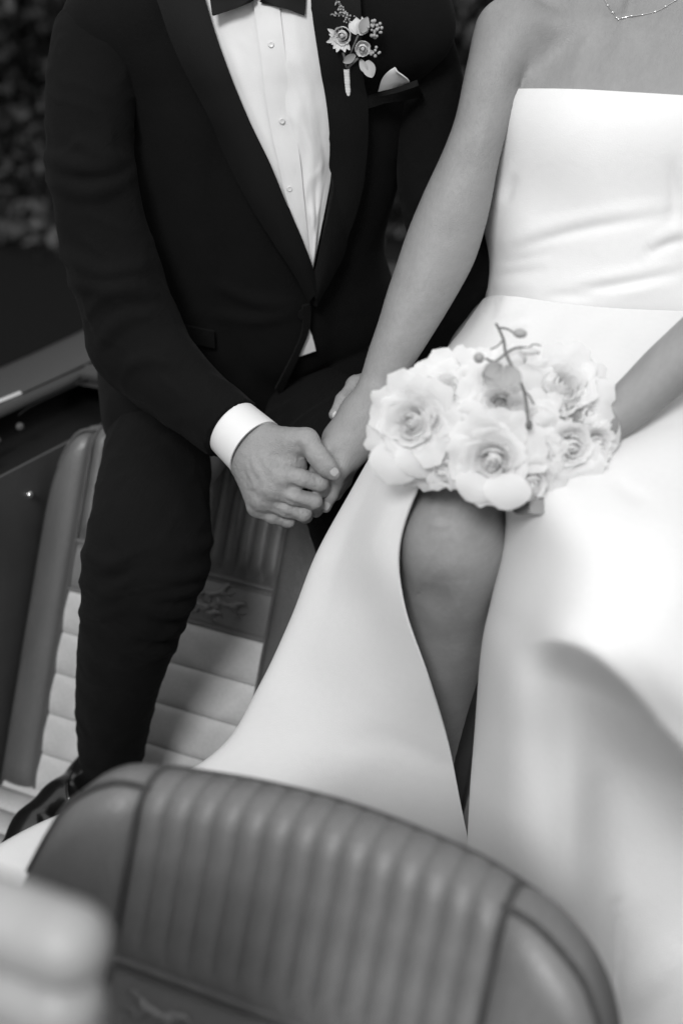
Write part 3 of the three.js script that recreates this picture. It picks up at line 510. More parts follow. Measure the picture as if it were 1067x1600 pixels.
// trousers
const gt = new Field((x, y, z) => 0.0025 * N3(x * 10, y * 8, z * 10) + 0.0014 * N3(x * 34, y * 30, z * 34) - 0.0015 * Math.max(0, 1 - 5 * Math.abs(N3(x * 12 - y * 8, y * 18, z * 12))));
gt.limb([[340, 575, 2.31, 95], [262, 672, 2.15, 84], [240, 770, 2.04, 86], [230, 862, 1.975, 94], [210, 950, 2.02, 80], [192, 1030, 2.09, 68], [180, 1105, 2.16, 58], [172, 1200, 2.25, 47]], 0.03);
gt.limb([[470, 575, 2.28, 95], [515, 680, 2.12, 78], [542, 760, 2.02, 74], [560, 900, 2.12, 58], [560, 1080, 2.27, 46]], 0.03);
gt.limb([[340, 575, 2.31, 95], [470, 575, 2.28, 95]], 0.03);
for (const [pts, r] of [
  [[[112, 862], [140, 868], [170, 882], [212, 866]], 0.014], [[[112, 905], [140, 915], [165, 928], [205, 905]], 0.012], [[[345, 868], [318, 890], [290, 902], [240, 905]], 0.013], [[[335, 900], [306, 920], [275, 930], [225, 930]], 0.014], [[[318, 940], [288, 952], [262, 958], [215, 945]], 0.014],
  [[[300, 978], [270, 988], [245, 992], [205, 975]], 0.013], [[[285, 1012], [255, 1020], [230, 1022], [190, 1010]], 0.012], [[[105, 950], [135, 958], [160, 962], [195, 950]], 0.010], [[[350, 842], [322, 850], [290, 858]], 0.010], [[[500, 600], [440, 640], [400, 655]], 0.006], [[[540, 610], [480, 650], [430, 690]], 0.006], [[[165, 800], [180, 840], [200, 880]], 0.005]]) gt.fold(pts, r, 0.006, 1, 0.6);
for (const [pts, r] of [[[[125, 884], [150, 896], [180, 904], [212, 888]], 0.007], [[[330, 908], [296, 916], [262, 918]], 0.006], [[[312, 928], [285, 940], [245, 944]], 0.006], [[[296, 966], [266, 974], [230, 968]], 0.006], [[[280, 1000], [250, 1006], [215, 1000]], 0.006]]) gt.fold(pts, r, 0.005, -1, 0.8);
gt.cut(P(170, 1200, 2.25), P(172, 1200, 2.25).sub(P(180, 1105, 2.16)));
mesh('trousers', nets(gt, 0.0065), M.wool, groom).userData.label = 'black wool trousers gathered in folds at the knee';
// shoes
const shoeField = (c) => { const f = new Field(); f.chain(c, 0.03); return f; };
{
  const f = shoeField([[196, 1235, 2.31, 38], [150, 1228, 2.25, 42], [104, 1262, 2.19, 40], [58, 1300, 2.14, 36], [26, 1330, 2.11, 26]]); f.chain([[170, 1195, 2.25, 40], [160, 1225, 2.25, 40]], 0.03);
  f.fold([[100, 1225], [112, 1245], [118, 1262]], 0.004, 0.006); f.fold([[112, 1212], [124, 1236], [132, 1250]], 0.004, 0.006); f.fold([[66, 1262], [84, 1280], [96, 1300]], 0.004, 0.008); f.fold([[50, 1282], [66, 1296], [78, 1308]], 0.0035, 0.007); f.fold([[60, 1272], [76, 1288], [88, 1302]], 0.003, 0.005, -1);
  const sh = mesh('shoe', nets(f, 0.004), M.shoe, groom);
  mesh('shoe_tongue', tube([f.hit(112, 1206), f.hit(106, 1226), f.hit(108, 1246), f.hit(120, 1262)], 0.003, 20, 6), M.shoe, sh);
  const f2 = shoeField([[575, 1100, 2.31, 36], [548, 1108, 2.24, 38], [515, 1140, 2.15, 36], [490, 1170, 2.08, 28]]); f2.chain([[560, 1070, 2.27, 38], [556, 1100, 2.26, 38]], 0.03);
  mesh('shoe', nets(f2, 0.005), M.shoe, groom);
}
// body: hands, neck and head in one mesh
{
  const nk = new Field(); nk.chain([[400, 60, 1.99, 80], [405, 20, 1.95, 66], [400, -90, 1.87, 66], [398, -170, 1.83, 60]], 0.02);
  nk.chain([[190, 70, 1.96, 46], [143, 205, 1.915, 34], [160, 350, 1.925, 34], [214, 530, 1.955, 36], [352, 655, 1.90, 34], [380, 684, 1.882, 33]], 0.03); nk.chain([[620, 70, 1.95, 50], [682, 250, 1.99, 42], [706, 415, 2.02, 40], [640, 560, 1.995, 28], [615, 596, 1.986, 24]], 0.03);
  nk.chain([[190, 70, 1.96, 46], [410, 50, 1.99, 70], [620, 70, 1.95, 50]], 0.05); nk.chain([[415, 80, 2.02, 100], [425, 300, 2.10, 90], [430, 560, 2.30, 100]], 0.05);
  nk.chain([[380, 570, 2.31, 70], [240, 780, 2.04, 62], [230, 862, 1.98, 64], [182, 1100, 2.16, 40], [172, 1200, 2.25, 32]], 0.03); nk.chain([[470, 575, 2.29, 70], [540, 760, 2.03, 54], [560, 1080, 2.27, 32]], 0.03);
  const at = P(398, -235, 1.80), face = P(520, -160, 1.4).sub(at).normalize(), up = UP.clone().addScaledVector(face, -UP.dot(face)).normalize();
  const head = headOf(groom, at, face, up, M.skinMan, M.hair, false);
  mesh('body', [nets(gh, 0.0018), nets(gl, 0.003), nets(nk, 0.009), head], M.skinMan, groom);
  mesh('nail', nailAt(gh, 522, 737, 12, 11, -0.75), M.nail, groom); mesh('nail', nailAt(gl, 524, 648, 8, 10, 0.5), M.nail, groom);
}
// ------------------------------------------------------------------ the woman in white
const bride = thing('person', 'person in strapless white slit gown seated beside the tuxedo, holding the roses', 'person');
const bb = new Field((x, y, z) => 0.0008 * N3(x * 14, y * 14, z * 14));
// torso
bb.chain([[905, 120, 1.945, 98], [882, 200, 1.945, 108], [884, 330, 1.97, 110], [890, 450, 1.99, 112]], 0.05);
bb.chain([[1075, 120, 1.915, 98], [1085, 200, 1.91, 108], [1085, 330, 1.94, 112], [1080, 450, 1.96, 114]], 0.05);
bb.chain([[980, 120, 1.93, 112], [982, 210, 1.92, 116], [982, 330, 1.945, 118], [985, 450, 1.965, 120]], 0.05);
bb.chain([[905, 215, 1.88, 72], [925, 225, 1.88, 72]], 0.06); bb.chain([[1045, 215, 1.86, 72], [1065, 220, 1.86, 72]], 0.06);
bb.chain([[900, 520, 2.02, 130], [1080, 520, 1.99, 130]], 0.06);
// shoulders, collar bones, neck
bb.chain([[826, 56, 1.93, 56], [905, 30, 1.95, 70], [985, 15, 1.955, 72], [1075, 25, 1.93, 70], [1165, 55, 1.89, 62]], 0.05);
bb.chain([[985, 10, 1.94, 62], [985, -150, 1.90, 56]], 0.04);
bb.fold([[800, 14], [850, 34], [900, 36], [950, 18]], 0.010, 0.022); bb.fold([[1170, 20], [1110, 40], [1060, 42], [1015, 22]], 0.010, 0.022);
bb.fold([[830, 70], [865, 86], [905, 88]], 0.006, 0.045, -1, 0.9); bb.fold([[915, 62], [940, 72], [960, 78]], 0.004, 0.035, -1, 0.8); bb.fold([[820, -10], [860, 4], [900, 4]], 0.010, 0.03, -1, 0.7);
bb.fold([[994, -70], [985, -5], [975, 48]], 0.006, 0.010, 1, 0.9); bb.fold([[968, -40], [966, -5], [966, 24]], 0.008, 0.022, -1, 0.8);
// right arm
bb.limb([[798, 58, 1.895, 58], [767, 130, 1.875, 41], [751, 195, 1.872, 39], [734, 250, 1.875, 42], [710, 325, 1.885, 51], [686, 392, 1.895, 54], [655, 462, 1.90, 47], [630, 518, 1.905, 39], [609, 560, 1.91, 33], [592, 603, 1.915, 29], [572, 640, 1.905, 28.5], [558, 660, 1.90, 27]], 0.03, 0.045);
bb.fold([[664, 352], [690, 366], [720, 366]], 0.0016, 0.016, -1, 0.8);
bb.fold([[800, 122], [799, 138], [797, 158]], 0.004, 0.008, -1, 0.3);
// right hand, held
bb.chain([[566, 648, 1.902, 26], [545, 690, 1.882, 25], [530, 728, 1.868, 17]], 0.02); bb.chain([[562, 650, 1.91, 24], [532, 690, 1.895, 24], [514, 722, 1.885, 15]], 0.02);
bb.chain([[572, 655, 1.905, 24], [562, 690, 1.89, 20], [546, 722, 1.882, 14]], 0.02); bb.chain([[572, 655, 1.91, 22], [566, 690, 1.905, 17]], 0.02);
bb.chain([[532, 728, 1.868, 13.5], [523, 757, 1.862, 11], [517, 773, 1.865, 10.4], [509, 793, 1.872, 8.6]], 0.006, 0.010);             // forefinger, straight
bb.chain([[538, 726, 1.882, 13], [520, 760, 1.888, 10.5], [507, 785, 1.888, 10], [494, 801, 1.888, 8.2]], 0.006, 0.010);                 // middle finger behind it
bb.chain([[545, 724, 1.892, 12], [530, 758, 1.90, 10], [512, 782, 1.902, 9], [498, 795, 1.902, 8]], 0.006, 0.010); bb.chain([[552, 720, 1.90, 11], [540, 752, 1.912, 8.6], [526, 775, 1.915, 7.6]], 0.006, 0.010);
bb.chain([[540, 680, 1.885, 17], [512, 702, 1.868, 13], [500, 722, 1.858, 10.5], [490, 738, 1.862, 9.5]], 0.009, 0.012);                  // thumb, under his
bb.fold([[531, 716], [527, 722], [523, 727]], 0.0042, 0.006, -1, 0.35);
// left arm, coming round to the flowers
bb.limb([[1165, 55, 1.88, 60], [1215, 200, 1.82, 46], [1230, 360, 1.78, 50], [1190, 440, 1.72, 48], [1110, 520, 1.66, 46], [1040, 580, 1.625, 41], [985, 630, 1.605, 35], [945, 660, 1.595, 31]], 0.03, 0.045);
// right leg, bare in the slit
const bl = new Field((x, y, z) => 0.0007 * N3(x * 16, y * 16, z * 16));
bl.limb([[800, 560, 2.02, 100], [745, 690, 1.80, 92], [712, 810, 1.695, 82], [708, 860, 1.69, 80], [702, 930, 1.745, 72], [695, 1010, 1.81, 62], [682, 1100, 1.89, 48], [664, 1220, 1.97, 36], [655, 1290, 2.03, 34], [600, 1340, 1.95, 26]], 0.04);
bl.chain([[698, 832, 1.652, 44], [702, 862, 1.656, 40]], 0.045); bl.fold([[650, 905], [682, 930], [722, 935]], 0.009, 0.05, -1, 0.7); bl.fold([[700, 905], [705, 950], [700, 1010]], 0.005, 0.05, 1, 0.6); bl.fold([[664, 800], [655, 830], [662, 868]], 0.005, 0.035, -1, 0.6);
bl.fold([[690, 800], [694, 830]], 0.004, 0.03, 1, 0.6);
// left hand closed round the stems
const bk = new Field();
bk.chain([[965, 646, 1.60, 32], [930, 668, 1.59, 30]], 0.02); bk.chain([[930, 668, 1.59, 30], [880, 672, 1.585, 28]], 0.02); bk.chain([[930, 680, 1.595, 26], [885, 690, 1.595, 24]], 0.02);
for (let i = 0; i < 4; i++) bk.chain([[882, 655 + 13 * i, 1.575, 13], [846, 662 + 11 * i, 1.565, 11], [832, 668 + 10 * i, 1.585, 10], [850, 674 + 9 * i, 1.605, 9]], 0.006, 0.01);
bk.chain([[915, 650, 1.58, 14], [880, 640, 1.565, 12], [852, 650, 1.556, 10]], 0.01);
{
  const at = P(985, -235, 1.84), face = P(880, -120, 1.45).sub(at).normalize(), up = UP.clone().addScaledVector(face, -UP.dot(face)).normalize();
  const w0 = P(625, 525, 1.907), wd = P(592, 603, 1.915).sub(P(640, 495, 1.905)).normalize(), hc = P(545, 690, 1.89), wrist = (x, y, z, o = -0.008) => (x - w0.x) * wd.x + (y - w0.y) * wd.y + (z - w0.z) * wd.z > o && (x - hc.x) ** 2 + (y - hc.y) ** 2 + (z - hc.z) ** 2 < 0.04;
  const head = headOf(bride, at, face, up, M.skin, M.hair, true);
  mesh('body', [nets(bb, 0.006, null, null, (x, y, z) => !wrist(x, y, z, 0.004)), nets(bb, 0.002, P(545, 690, 1.89).addScalar(-0.17), P(545, 690, 1.89).addScalar(0.17), wrist), nets(bl, 0.006), nets(bk, 0.0035), head], M.skin, bride);
  mesh('nail', nailAt(bb, 509.5, 790, 11, 12, 0.4), M.nail, bride);
}
// gown: bodice wrapped round the torso
const gown = sub('gown', bride, 'strapless white satin gown slit over the knee');
const bt2 = new Field(); bt2.q = bb.q.slice(0, 12); bt2.lo = bb.lo; bt2.hi = bb.hi;
const bodF = new Field(); bodF.q = bt2.q.slice(); bodF.lo = bb.lo; bodF.hi = bb.hi;
for (const [pts, r, sg] of [[[[780, 330], [784, 305], [794, 276], [810, 254]], 0.004, 1], [[[792, 322], [800, 294], [812, 270]], 0.003, -1], [[[778, 385], [830, 362], [900, 342], [980, 328], [1060, 318]], 0.0045, 1], [[[790, 396], [850, 374], [930, 354], [1040, 336]], 0.004, -1], [[[888, 442], [950, 434], [1020, 420], [1075, 405]], 0.0045, 1], [[[900, 452], [960, 444], [1060, 424]], 0.004, -1], [[[1000, 400], [1040, 380], [1080, 372]], 0.005, -1], [[[1010, 385], [1040, 366], [1080, 356]], 0.005, 1], [[[775, 452], [800, 446], [850, 446]], 0.003, 1], [[[776, 436], [812, 426], [860, 420]], 0.003, -1], [[[780, 410], [820, 404], [880, 388]], 0.003, -1], [[[960, 462], [1010, 450], [1070, 440]], 0.003, 1], [[[840, 470], [880, 462], [940, 466]], 0.003, -1], [[[1045, 240], [1052, 300], [1046, 360]], 0.004, -1]]) bodF.fold(pts, r, 0.011, sg, 0.9);
{
  const axA = P(985, 140, 1.93), axB = P(985, 490, 1.985), ax = axB.clone().sub(axA).normalize();
  const front = CAM.clone().sub(axA); front.addScaledVector(ax, -front.dot(ax)).normalize(); const sideV = ax.clone().cross(front).normalize();
  const topL = bt2.hit(800, 139), topM = bt2.hit(930, 141), topR = bt2.hit(1067, 150);
  const ang = (p) => { const q = p.clone().sub(axA); return Math.atan2(q.dot(sideV), q.dot(front)); }, hgt = (p) => p.clone().sub(axA).dot(ax);
  const keys = [topL, topM, topR].map((p) => [ang(p), hgt(p)]).sort((a, b) => a[0] - b[0]);
  const topAt = (f) => { if (f <= keys[0][0]) return keys[0][1] - 0.01 * ss(0, 1, keys[0][0] - f); if (f >= keys[2][0]) return keys[2][1]; const i = f < keys[1][0] ? 0 : 1; return mix(keys[i][1], keys[i + 1][1], (f - keys[i][0]) / (keys[i + 1][0] - keys[i][0])); };
  const L = axB.clone().sub(axA).length();
  mesh('bodice', sheet(280, 110, (s, t) => {
    const f = (s - 0.5) * 2 * Math.PI, h = mix(topAt(f), L + 0.02, t), o = axA.clone().addScaledVector(ax, h), dir = front.clone().multiplyScalar(Math.cos(f)).addScaledVector(sideV, Math.sin(f));
    let r = 0.3; for (let i = 0; i < 60; i++) { const p = o.clone().addScaledVector(dir, r), d = bodF.d(p.x, p.y, p.z) - 0.005; if (Math.abs(d) < 0.0002) break; r = Math.max(0.02, r - d * 0.8); }
    return o.addScaledVector(dir, r);
  }, { size: [0.9, 0.35], thick: 0.002, close: true }), M.dress, gown);
}
// skirt: lap, then two panels either side of the slit
const rowsL = [
  [[775, 500, 2.08], [755, 476, 1.995], [764, 466, 1.94], [781, 464, 1.895], [803, 466, 1.868]],
  [[735, 555, 2.05], [702, 545, 1.96], [722, 538, 1.88], [752, 534, 1.83], [792, 534, 1.80]],
  [[680, 640, 2.02], [642, 620, 1.92], [664, 610, 1.81], [700, 608, 1.74], [752, 618, 1.70]],
  [[630, 720, 1.98], [592, 700, 1.88], [614, 690, 1.77], [650, 688, 1.67], [706, 700, 1.615]],
  [[590, 790, 1.97], [551, 770, 1.87], [583, 762, 1.75], [622, 755, 1.655], [663, 745, 1.605]],
  [[540, 885, 1.98], [497, 868, 1.88], [540, 858, 1.78], [585, 852, 1.68], [626, 850, 1.64]],
  [[500, 990, 2.00], [456, 970, 1.91], [515, 960, 1.81], [578, 952, 1.73], [632, 945, 1.66]],
  [[450, 1085, 2.03], [410, 1069, 1.94], [485, 1065, 1.85], [575, 1058, 1.78], [668, 1053, 1.70]],
  [[390, 1195, 2.06], [350, 1168, 1.98], [455, 1178, 1.88], [575, 1178, 1.83], [700, 1158, 1.77]],
  [[290, 1270, 2.08], [245, 1232, 2.02], [405, 1270, 1.90], [560, 1278, 1.88], [719, 1252, 1.84]],
  [[130, 1330, 2.08], [78, 1284, 2.03], [300, 1350, 1.93], [520, 1380, 1.92], [735, 1340, 1.91]],
  [[-20, 1400, 2.06], [-60, 1365, 2.00], [230, 1450, 1.96], [490, 1500, 1.97], [748, 1450, 2.02]]];
const rowsR = [
  [[803, 466, 1.868], [870, 476, 1.848], [950, 484, 1.828], [1040, 488, 1.824], [1140, 490, 1.85]],
  [[792, 534, 1.80], [870, 545, 1.755], [950, 556, 1.73], [1040, 562, 1.735], [1140, 560, 1.78]],
  [[752, 618, 1.70], [850, 636, 1.655], [950, 648, 1.635], [1050, 650, 1.645], [1160, 640, 1.70]],
  [[706, 700, 1.615], [830, 720, 1.58], [940, 740, 1.555], [1050, 745, 1.565], [1170, 740, 1.63]],
  [[784, 768, 1.62], [850, 790, 1.54], [940, 820, 1.49], [1050, 830, 1.49], [1170, 820, 1.56]],
  [[794, 838, 1.64], [850, 880, 1.53], [930, 910, 1.455], [1050, 920, 1.445], [1170, 920, 1.50]],
  [[773, 935, 1.66], [825, 975, 1.53], [890, 998, 1.445], [1000, 1030, 1.42], [1180, 1080, 1.455]],
  [[757, 1010, 1.68], [805, 1055, 1.545], [880, 1068, 1.49], [985, 1110, 1.475], [1180, 1200, 1.46]],
  [[747, 1130, 1.72], [802, 1160, 1.59], [880, 1175, 1.555], [985, 1205, 1.585], [1180, 1290, 1.53]],
  [[740, 1230, 1.76], [802, 1270, 1.635], [885, 1290, 1.60], [985, 1310, 1.655], [1190, 1370, 1.60]],
  [[735, 1340, 1.81], [805, 1400, 1.69], [885, 1430, 1.655], [975, 1440, 1.71], [1190, 1460, 1.62]],
  [[735, 1480, 1.86], [805, 1560, 1.74], [890, 1590, 1.72], [965, 1600, 1.77], [1190, 1560, 1.60]],
  [[740, 1640, 1.92], [815, 1700, 1.80], [900, 1720, 1.78], [980, 1720, 1.80], [1190, 1700, 1.66]]];
rowsL.forEach((r, i) => { const k = i > 1 && i < 10 ? [0.05, 0.055, 0.03, 0.01, 0] : [0, 0, 0, 0, 0]; r.forEach((a, j) => { a[2] -= k[j]; }); });   // the thigh's side turns away gently
const back = (r, i) => r.map(([u, v, d]) => P(u, v, d + (i < 3 ? 0.006 : i < 4 ? 0.003 : 0)));
const skirtL = surf(rowsL.map(back)), skirtR = surf(rowsR.map((r, i) => { const l = back(r, i); return [P(r[0][0] + (i > 3 ? 14 : -4), r[0][1] + 4, r[0][2] + (i > 3 ? 0.05 : 0.02)), ...l]; }));
const lap = surf([0, 1, 2, 3, 4].map((i) => [...rowsL[i], ...(i === 4 ? [[740, 770, 1.60], [850, 790, 1.55], [940, 815, 1.50], [1050, 825, 1.50], [1170, 815, 1.57]] : rowsR[i]).slice(1)].map((a) => P(...a))));
// soft ridges and hollows pressed into the cloth along traced lines: [points, depth pushed away (+) or out (-), width]
const pressed = (list) => { const L = list.map(([pts, a, w]) => [Array.from({ length: 25 }, (_, i) => spline(pts.map((q) => P(...q)), i / 24)), a, w]); return (p) => { let e = 0; for (const [l, a, w] of L) { let m = 9, at = 0; l.forEach((q, i) => { const d = q.distanceToSquared(p); if (d < m) { m = d; at = i / 24; } }); e += a * Math.exp(-m / (2 * w * w)) * Math.pow(Math.sin(Math.PI * clamp(at, 0.06, 0.94)), 0.5); } return e; }; };
const away = ray(850, 1000).normalize();
const pixOf = (p) => { const q = p.clone().sub(CAM).applyQuaternion(Q.clone().invert()); return [533.5 - F * q.x / q.z, 800 + F * q.y / q.z]; };
const foldsR = pressed([[[[962, 1420, 1.70], [962, 1500, 1.74], [962, 1620, 1.78]], 0.012, 0.008], [[[930, 1640, 1.76], [1000, 1560, 1.72], [1080, 1480, 1.66]], -0.016, 0.014], [[[960, 745, 1.55], [985, 775, 1.53], [1000, 800, 1.52]], 0.004, 0.010], [[[1000, 1420, 1.70], [960, 1330, 1.66], [930, 1240, 1.61]], 0.006, 0.02]]);
const archPts = [[760, 1050], [795, 1022], [830, 1005], [870, 1000], [920, 1016], [980, 1066], [1030, 1126], [1100, 1212], [1200, 1330]].map(([x, y]) => [x, y]), arch = edge1(archPts);
const pressR = (p) => {                                              // where the cloth leaves the knee and hangs behind it
  const [u, v] = pixOf(p), dv = (v - arch(clamp(u, 760, 1200))) * 0.8, on = ss(788, 890, u), far = ss(820, 1060, u);
  return foldsR(p) + on * (dv > 0 ? mix(0.05, 0.10, far) * (1 - Math.exp(-dv / mix(35, 90, far))) * Math.exp(-dv / mix(170, 300, far)) : 0) - 0.006 * on * Math.exp(-Math.pow(dv / 22, 2));
};
const pressL = pressed([[[[560, 1150, 1.83], [620, 1140, 1.81], [690, 1180, 1.80]], 0.004, 0.014], [[[520, 1220, 1.88], [580, 1150, 1.84], [600, 1080, 1.79]], -0.004, 0.02], [[[540, 860, 1.78], [600, 850, 1.67]], 0.002, 0.015]]);
const pressLap = pressed([[[[880, 486, 1.84], [862, 515, 1.81], [850, 545, 1.77]], 0.003, 0.010], [[[960, 494, 1.82], [930, 520, 1.79], [905, 550, 1.75]], 0.003, 0.012], [[[830, 478, 1.855], [822, 505, 1.83], [826, 535, 1.79]], -0.003, 0.009], [[[1020, 500, 1.82], [1000, 530, 1.77], [985, 560, 1.74]], 0.003, 0.011], [[[768, 470, 1.93], [778, 500, 1.88], [786, 535, 1.83]], 0.010, 0.007], [[[758, 480, 1.95], [764, 505, 1.92], [768, 530, 1.88]], -0.006, 0.008], [[[786, 512, 1.85], [800, 520, 1.83], [812, 518, 1.82]], 0.007, 0.006], [[[790, 500, 1.86], [806, 506, 1.84], [822, 506, 1.83]], -0.004, 0.006]]);
const push = (fn, f) => (s, t) => { const p = fn(s, t); return p.addScaledVector(away, f(p)); };
const ripple = (fn, k) => (s, t) => { const p = fn(s, t); return p.addScaledVector(V(0.2, 0.3, 0.93), k * (0.5 * N3(p.x * 6, p.y * 5, 3) + 0.35 * N3(p.x * 15, p.y * 9, 8))); };
mesh('skirt_lap', sheet(170, 100, (s, t) => push(ripple(lap, 0.004), pressLap)(s, t * 0.85).addScaledVector(away, 0.012 * ss(0.45, 1, t)), { size: [0.7, 0.4], thick: 0.0018 }), M.dress, gown);
mesh('skirt_panel', sheet(70, 150, push(ripple(skirtL, 0.005), pressL), { size: [0.4, 1.2], thick: 0.003 }), M.dress, gown);
mesh('skirt_panel', sheet(120, 190, push(ripple(skirtR, 0.005), pressR), { size: [0.6, 1.3], thick: 0.003 }), M.dress, gown);
// necklace
const chainPts = [[938, -14], [948, 8], [958, 22], [966, 30], [980, 27], [1000, 24.5], [1024, 19], [1044, 8], [1062, -4], [1080, -18]].map(([u, v]) => { const p = bb.hit(u, v); return p.addScaledVector(bb.grad(p, 0.004), 0.0012); });
const neck = thing('necklace', 'thin gold chain necklace lying on the collarbones', 'necklace');
mesh('chain', tube(chainPts, 0.0007, 120, 6), M.gold, neck);
{ const b = []; for (let i = 0; i < 9; i++) { const p = new THREE.CatmullRomCurve3(chainPts).getPoint(0.12 + i * 0.09); b.push(p); mesh('bar_link', ball(p, 0.0014, 1.6, 1, 1, 8, 6), M.gold, neck); } }
mesh('pendant', ball(chainPts[3].clone().add(V(0, -0.0015, 0.001)), 0.0016, 1, 1.4, 1, 8, 6), M.gold, neck);
// ------------------------------------------------------------------ flowers
function petalGeo(r, h, w, open, curl, k, nu = 12, nv = 9) {            // one petal, its foot at the origin, cupped round the y axis
  return sheet(nu, nv, (a, b) => {
    const s = a * 2 - 1, tip = 1 - 0.20 * s * s * s * s - 0.08 * Math.cos(s * 2.2) * 0 , t = b * tip, wid = w * Math.pow(Math.sin(Math.PI * (0.14 + 0.62 * b)), 0.7);
    const out = Math.max(0, t - 0.72), rip = (0.02 + 0.07 * curl) * Math.sin(s * 5 + k * 2) * b * b + (0.015 + 0.05 * curl) * Math.sin(s * 12 + k) * b * b * b + 0.10 * N3(s * 2 + k, b * 2, k);
    const rho = r * (0.16 + 0.84 * Math.sin(Math.min(1, t * 1.2) * Math.PI / 2) + open * t * t + curl * out * 2.0 + rip), y = h * (t - 0.15 * open * t * t - curl * out * out * 5) + h * rip * 0.5;
    return V(rho * Math.cos(s * wid), y, rho * Math.sin(s * wid));
  }, { size: [0.04, 0.04] });
}
const layers = [[0.13, 0.80, 1.9, -0.5, 0], [0.21, 0.82, 1.7, -0.4, 0], [0.30, 0.83, 1.5, -0.28, 0.05], [0.41, 0.82, 1.3, -0.16, 0.14], [0.54, 0.78, 1.15, -0.02, 0.32], [0.67, 0.70, 0.95, 0.10, 0.55], [0.80, 0.60, 0.85, 0.18, 0.75]];
const petals = layers.map(([r, h, w, o, c], i) => [0, 1, 2, 3, 4].map((k) => petalGeo(r, h, w, o, c, i * 3.1 + k * 1.7)));
function rose(parent, u, v, d, rpx, tu, tv, m, full = 1) {              // tu, tv: lean in the picture plane's own directions
  const g = sub('rose', parent), Rr = rpx * 0.78 * d / F, at = P(u, v, d), dir = CAM.clone().sub(at).normalize().addScaledVector(V(1, 0, 0).applyQuaternion(Q), tu).addScaledVector(V(0, 1, 0).applyQuaternion(Q), -tv).normalize();
  g.position.copy(at).addScaledVector(dir, -Rr * 0.55); g.quaternion.setFromUnitVectors(UP, dir); g.scale.set(Rr, Rr * (0.85 + 0.4 * rnd()), Rr);
  mesh('bud_core', ball(V(0, 0.42, 0), 0.17, 1, 1.7, 1), m, g);
  let a = rnd() * 6;
  layers.forEach((L, i) => { const n = [3, 3, 4, 5, 6, 6, 7][i]; if (i / layers.length > full) return; for (let k = 0; k < n; k++) { a += 2 * Math.PI / n + (rnd() - 0.5) * 0.3; if (i > 4 && rnd() < 0.12) { a += 0.3; continue; } const p = mesh('petal', petals[i][Math.floor(rnd() * 5)], m, g), s = 0.92 + rnd() * 0.16; p.rotation.set((rnd() - 0.5) * 0.05 * (i + 1), a, (rnd() - 0.5) * 0.06 * (i + 1)); p.scale.set(s, s * (0.95 + rnd() * 0.12), s); } a += 0.7; });
  return g;
}
const bouquet = thing('bouquet', 'bouquet of white garden roses resting on the lap of the white gown', 'bouquet');
for (const [u, v, d, r, x, y, c] of [
  [644, 660, 1.545, 80, -0.32, 0.0, 0], [770, 720, 1.515, 80, -0.05, 0.25, 1], [880, 606, 1.56, 82, 0.25, -0.3, 0], [892, 700, 1.535, 72, 0.3, 0.3, 0], [706, 612, 1.575, 74, -0.25, -0.45, 0], [706, 690, 1.545, 66, -0.2, 0.15, 0], [782, 632, 1.55, 76, 0.0, -0.1, 0],
  [838, 668, 1.54, 60, 0.1, 0.0, 0], [920, 648, 1.57, 58, 0.6, 0.0, 0], [830, 756, 1.53, 52, 0.1, 0.55, 1], [812, 578, 1.59, 58, 0.05, -0.5, 0], [655, 720, 1.565, 52, -0.3, 0.55, 0], [674, 606, 1.59, 54, -0.4, -0.35, 0], [735, 660, 1.545, 46, -0.1, 0.1, 0], [842, 620, 1.555, 44, 0.1, -0.1, 0], [842, 712, 1.53, 44, 0.1, 0.2, 0], [738, 578, 1.60, 48, -0.1, -0.6, 0], [700, 738, 1.55, 42, -0.2, 0.6, 0], [930, 696, 1.56, 44, 0.6, 0.4, 0]]) rose(bouquet, u, v, d, r, x, y, M.petal);
